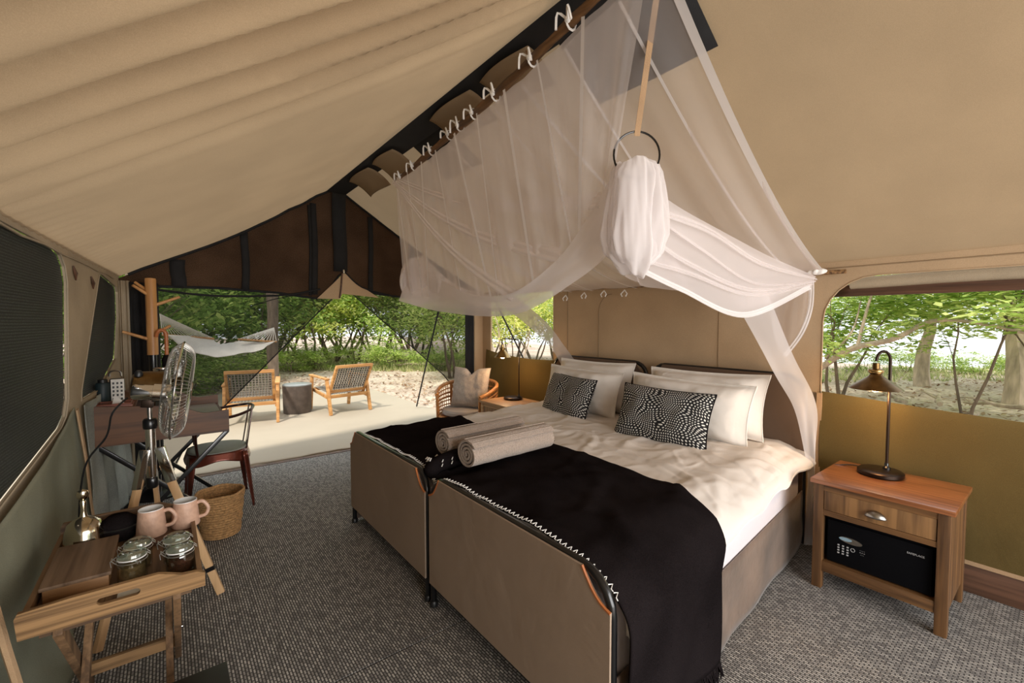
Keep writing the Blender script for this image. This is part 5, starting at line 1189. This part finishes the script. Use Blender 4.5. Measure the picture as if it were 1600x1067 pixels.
# small things on the desk
ZD = .914
lp2 = thing('leather_tray', 'red brown leather tray on the rear shelf of the desk', 'tray', (-.27, 3.86, ZD))
build('tray_base', MB().box((-.27, 3.79, ZD+.006), (.18, .17, .012)), M['leather'], lp2, bevel=.003)
build('tray_lip', MB().tube([(-.35, 3.715, ZD+.016), (-.19, 3.715, ZD+.016), (-.19, 3.865, ZD+.016), (-.35, 3.865, ZD+.016)], .006, 6, closed=True), M['leather'], lp2)
o = build('folded_card', MB().add([(-.285, 3.80, ZD+.012), (-.225, 3.80, ZD+.012), (-.27, 3.80, ZD+.075), (-.25, 3.84, ZD+.012)], [(0, 1, 2), (0, 2, 3), (1, 3, 2), (0, 3, 1)]), M['white_paper'], None, (-.25, 3.81, ZD+.012)); tag(o, 'small folded white card standing on the leather tray', 'card')
ct = thing('insect_repellent_card', 'white card printed with rows of dark marks behind the leather tray', 'card', (-.262, 3.90, ZD))
build('card', MB().box((-.262, 3.90, ZD+.080), (.066, .012, .160)), M['white_paper'], ct, bevel=.002)
for r_ in range(5):
    for c_ in range(3): build('printed_mark', MB().box((-.282+.020*c_, 3.8935, ZD+.03+.026*r_), (.010, .002, .014)), M['black_plastic'], ct)
bt = thing('water_flask', 'dark blue green flask with black cap on the desk', 'flask', (-.340, 3.97, ZD))
build('flask_body', MB().lathe([(0, 0), (.036, 0), (.038, .004), (.038, .125), (.032, .135), (0, .137)], 24, T((-.340, 3.97, ZD))), M['bottle_green'], bt)
build('cap', MB().lathe([(.025, .136), (.025, .155), (.018, .160), (0, .160)], 20, T((-.340, 3.97, ZD))), M['black_plastic'], bt)
ln = thing('camping_lantern', 'black lantern with a grey loop handle beside the flask', 'lantern', (-.278, 4.00, ZD))
build('lantern_body', MB().box((-.278, 4.00, ZD+.080), (.06, .07, .150)), M['black_plastic'], ln, bevel=.008)
build('loop_handle', MB().tube([(-.278+.030*cos(a), 4.00, ZD+.170+.040*max(0, sin(a))**.5) for a in [R(12*i) for i in range(16)]], .006, 8), M['pewter'], ln)
cpn = thing('steel_canister', 'polished steel canister standing on the desk behind the fan', 'canister', (-.05, 4.35, .771))
build('canister_body', MB().lathe([(0, 0), (.055, 0), (.055, .30), (.058, .305), (.058, .325), (.05, .33), (0, .33)], 28, T((-.03, 4.36, .771))), M['chrome'], cpn)

# dark case corner at the bottom edge of the picture
cs = thing('dark_case', 'corner of a dark case standing on the carpet at the bottom left edge', 'case', (.07, 1.68, 0))
build('case_body', MB().box((.045, 1.60, .15), (.17, .26, .30)), M['safe_black'], cs, bevel=.008)
build('case_trim', MB().box((.045, 1.60, .305), (.174, .264, .008)), M['black_plastic'], cs, bevel=.002)

# ================================================= BEYOND THE BED AND ON THE DECK
rc = thing('rattan_armchair', 'orange rattan tub armchair between the bed and the doorway', 'chair', (2.78, 4.42, 0))
rc0 = Vector((2.78, 4.42, 0)); fa_ = math.atan2(-.50, -.86)        # faces this way
def ringp(t_, r_, z): a = fa_+PI+t_; return rc0+Vector((r_*cos(a)*1.0, r_*sin(a)*.98, z))
TH = R(128)
rim = [ringp(-TH+2*TH*i/40, .355, .735-.13*(abs(i/20-1))**2.2) for i in range(41)]
build('top_rim', MB().tube(rim, .022, 10), M['rattan'], rc)
build('seat_ring', MB().tube([ringp(2*PI*i/40, .325, .36) for i in range(40)], .018, 8, closed=True), M['rattan'], rc)
build('seat_base', MB().lathe([(0, .35), (.31, .35), (.31, .372), (0, .375)], 32, T(rc0)), M['rattan_dark'], rc)
for s_ in (-1, 1):
    for q in (128, 62):
        a = s_*R(q); build('leg', MB().tube([ringp(a, .335, .0), ringp(a, .345, .36), ringp(a, .355, .735-.13*(q/128)**2.2)], .018, 8), M['rattan'], rc)
mb = MB()
for k in range(6):
    z0 = .40+.055*k
    mb.tube([ringp(-TH+2*TH*i/40, .338+.004*k, .40+(rim[i].z-.42)*k/6) for i in range(41)], .008, 5)
for i in range(1, 40): mb.tube([ringp(-TH+2*TH*i/40, .33, .36), ringp(-TH+2*TH*i/40, .355, rim[i].z)], .0045, 4)
build('woven_back', mb, M['rattan'], rc, kind='stuff')
for z in (.55, .60): build('binding_band', MB().tube([ringp(-TH+2*TH*i/40, .35, z-.06*(abs(i/20-1))**2) for i in range(41)], .010, 6), M['rattan_dark'], rc)
sc_ = build('seat_pad', MB().lathe([(0, .376), (.27, .376), (.292, .39), (.295, .42), (.28, .44), (0, .452)], 36, T(rc0)), M['seat_cushion'], None, rc0+Vector((0, 0, .376))); tag(sc_, 'light grey round seat cushion in the rattan armchair', 'cushion')
fdir = Vector((cos(fa_), sin(fa_), 0)); sdir = Vector((-fdir.y, fdir.x, 0))
pillow('grey_scatter_cushion', 'warm grey square cushion with a dented top in the rattan armchair', 'cushion', None, tuple(rc0-fdir*.03+sdir*.03+Vector((0, 0, .68))), tuple(sdir*.47), tuple(-fdir*.12+Vector((0, 0, .46))), .17, M['grey_cushion'], M['grey_cushion'], seed=9, dent=.32)

def lounge_chair(label, loc, ang):
    t = thing('lounge_chair', label, 'chair', (0, 0, 0), 'teak lounge chairs with woven backs on the deck')
    # local: faces +y, width 0.66 on x
    W_ = .33
    for s_ in (-1, 1):
        build('rear_leg', MB().bar((s_*W_, -.36, 0), (s_*W_, -.22, .56), .040, .055, (0, 1, 0)), M['teak'], t, bevel=.004)
        build('front_leg', MB().bar((s_*W_, .42, 0), (s_*W_, .34, .56), .040, .055, (0, 1, 0)), M['teak'], t, bevel=.004)
        build('armrest', MB().bar((s_*W_, -.26, .555), (s_*W_, .40, .575), .065, .026), M['teak'], t, bevel=.005)
        build('side_rail', MB().bar((s_*(W_-.02), -.30, .25), (s_*(W_-.02), .38, .34), .03, .05), M['teak'], t, bevel=.003)
        build('back_stile', MB().bar((s_*(W_-.045), -.18, .27), (s_*(W_-.045), -.50, .77), .036, .045, (0, 1, 0)), M['teak'], t, bevel=.004)
    for (y, z) in ((-.50, .765), (-.235, .355)): build('back_rail', MB().bar((-W_+.03, y, z), (W_-.03, y, z), .04, .045), M['teak'], t, bevel=.004)
    build('rear_cross_rail', MB().bar((-W_, -.285, .28), (W_, -.285, .28), .035, .05), M['teak'], t, bevel=.003)
    build('front_cross_rail', MB().bar((-W_, .38, .335), (W_, .38, .335), .035, .05), M['teak'], t, bevel=.003)
    P0 = Vector((0, -.245, .38)); P1 = Vector((0, -.49, .745)); nn = Vector((0, -.83, -.56))
    mb = MB(); md = MB()
    for i in range(14):
        x = -.262+.0403*i; mb.bar(P0+Vector((x, 0, 0))+nn*.006*(1 if i % 2 else -1), P1+Vector((x, 0, 0))+nn*.006*(-1 if i % 2 else 1), .015, .005, nn)
    for j in range(10):
        c = P0.lerp(P1, (j+.5)/10); mb.bar(c+Vector((-.275, 0, 0)), c+Vector((.275, 0, 0)), .012, .005, nn)
    build('woven_back', mb, M['rope'], t, kind='stuff')
    mb = MB()
    for i in range(14):
        x = -.262+.0403*i; mb.bar(P0+Vector((x, 0, 0))-nn*.014, P1+Vector((x, 0, 0))-nn*.014, .030, .004, nn)
    build('dark_inner_webbing', mb, M['rope_dark'], t, kind='stuff')
    mb = MB()
    for i in range(13):
        x = -.25+.0417*i; mb.bar((x, -.22, .31), (x, .36, .365), .028, .006)
    for j in range(11): mb.bar((-.28, -.17+.05*j, .325+.0046*j), (.28, -.17+.05*j, .325+.0046*j), .020, .006)
    build('woven_seat', mb, M['rope'], t, kind='stuff')
    t.location = loc; t.rotation_euler = (0, 0, ang); return t
lounge_chair('left teak lounge chair on the deck, seen squarely from behind', (.99, 7.52, 0), R(-11))
lounge_chair('right teak lounge chair on the deck, turned towards its neighbour', (2.26, 7.50, 0), R(8))
dm = thing('drum_side_table', 'brown concrete drum table between the two deck chairs', 'side table', (1.64, 7.62, 0))
build('drum', MB().lathe([(0, 0), (.20, 0), (.206, .01), (.214, .44), (0, .44)], 36, T((1.64, 7.72, 0))), M['concrete'], dm)
build('table_top', MB().lathe([(0, .44), (.217, .44), (.218, .455), (.21, .46), (0, .46)], 36, T((1.64, 7.72, 0))), M['concrete_top'], dm)
# posts and hammock
hp = at(426, 520, 'y', 9.6)
def post(label, x, y, r_, h, seed):
    pts = [(x+.012*sin(i*1.3+seed), y+.01*sin(i*2+seed), -.1+h*i/10) for i in range(11)]
    tag(build('timber_post', MB().tube(pts, [r_*(1+.05*sin(i*2.2+seed)) for i in range(11)], 10), M['bark'], None, (x, y, -.1)), label, 'post')
post('rough timber post at the deck edge behind the left lounge chair', hp.x, 9.6, .10, 3.4, 1)
hl = at(247, 488, 'y', 8.2)
post('rough timber post holding the left end of the hammock behind the coat rack', hl.x-.25, 8.25, .10, 3.4, 4)
hm = thing('hammock', 'cream rope hammock with wooden spreader bars slung between timber posts', 'hammock', (.6, 8.9, 1.0))
eL = at(250, 491, 'y', 8.2); eR = at(432, 536, 'y', 9.45); eR2 = at(428, 512, 'y', 9.45)
bL0, bL1 = at(252, 522, 'y', 8.3), at(334, 528, 'y', 9.0); bR0, bR1 = at(372, 530, 'y', 8.9), at(432, 533, 'y', 9.25)
def hfn(u, v):
    a = bL0.lerp(bL1, v); b = bR0.lerp(bR1, v); p = a.lerp(b, u); p.z -= (.30-.14*v)*sin(PI*u)*.9; return p
mid = [at(262, 524, 'y', 8.3), at(300, 550, 'y', 8.5), at(345, 557, 'y', 8.7), at(395, 550, 'y', 8.9), at(420, 540, 'y', 9.0)]
back = [at(330, 527, 'y', 9.0), at(345, 538, 'y', 9.05), at(360, 535, 'y', 9.1), at(395, 534, 'y', 9.2), at(431, 533, 'y', 9.3)]
build('hammock_bed', drape(mid, back, 40, 14, .012, 3, (0, .5, 1), seed=2), M['hammock'], hm, solid=.006)
build('spreader_bar', MB().tube([at(254, 523, 'y', 8.3), at(334, 529, 'y', 9.0)], .016, 8), M['rack_wood'], hm)
build('spreader_bar', MB().tube([at(372, 530, 'y', 9.0), at(432, 534, 'y', 9.3)], .016, 8), M['rack_wood'], hm)
mb = MB()
for i in range(16): mb.tube([eL, at(254+80*i/15, 523+6*i/15, 'y', 8.3+.7*i/15), at(264+70*i/15, 530+3*i/15, 'y', 8.32+.7*i/15)], .006, 4)
build('suspension_cords', mb, M['hammock'], hm, kind='stuff')
mb = MB()
for i in range(12): mb.tube([eR2, at(372+60*i/11, 530+4*i/11, 'y', 9.0+.3*i/11)], .006, 4)
build('suspension_cords', mb, M['hammock'], hm, kind='stuff')
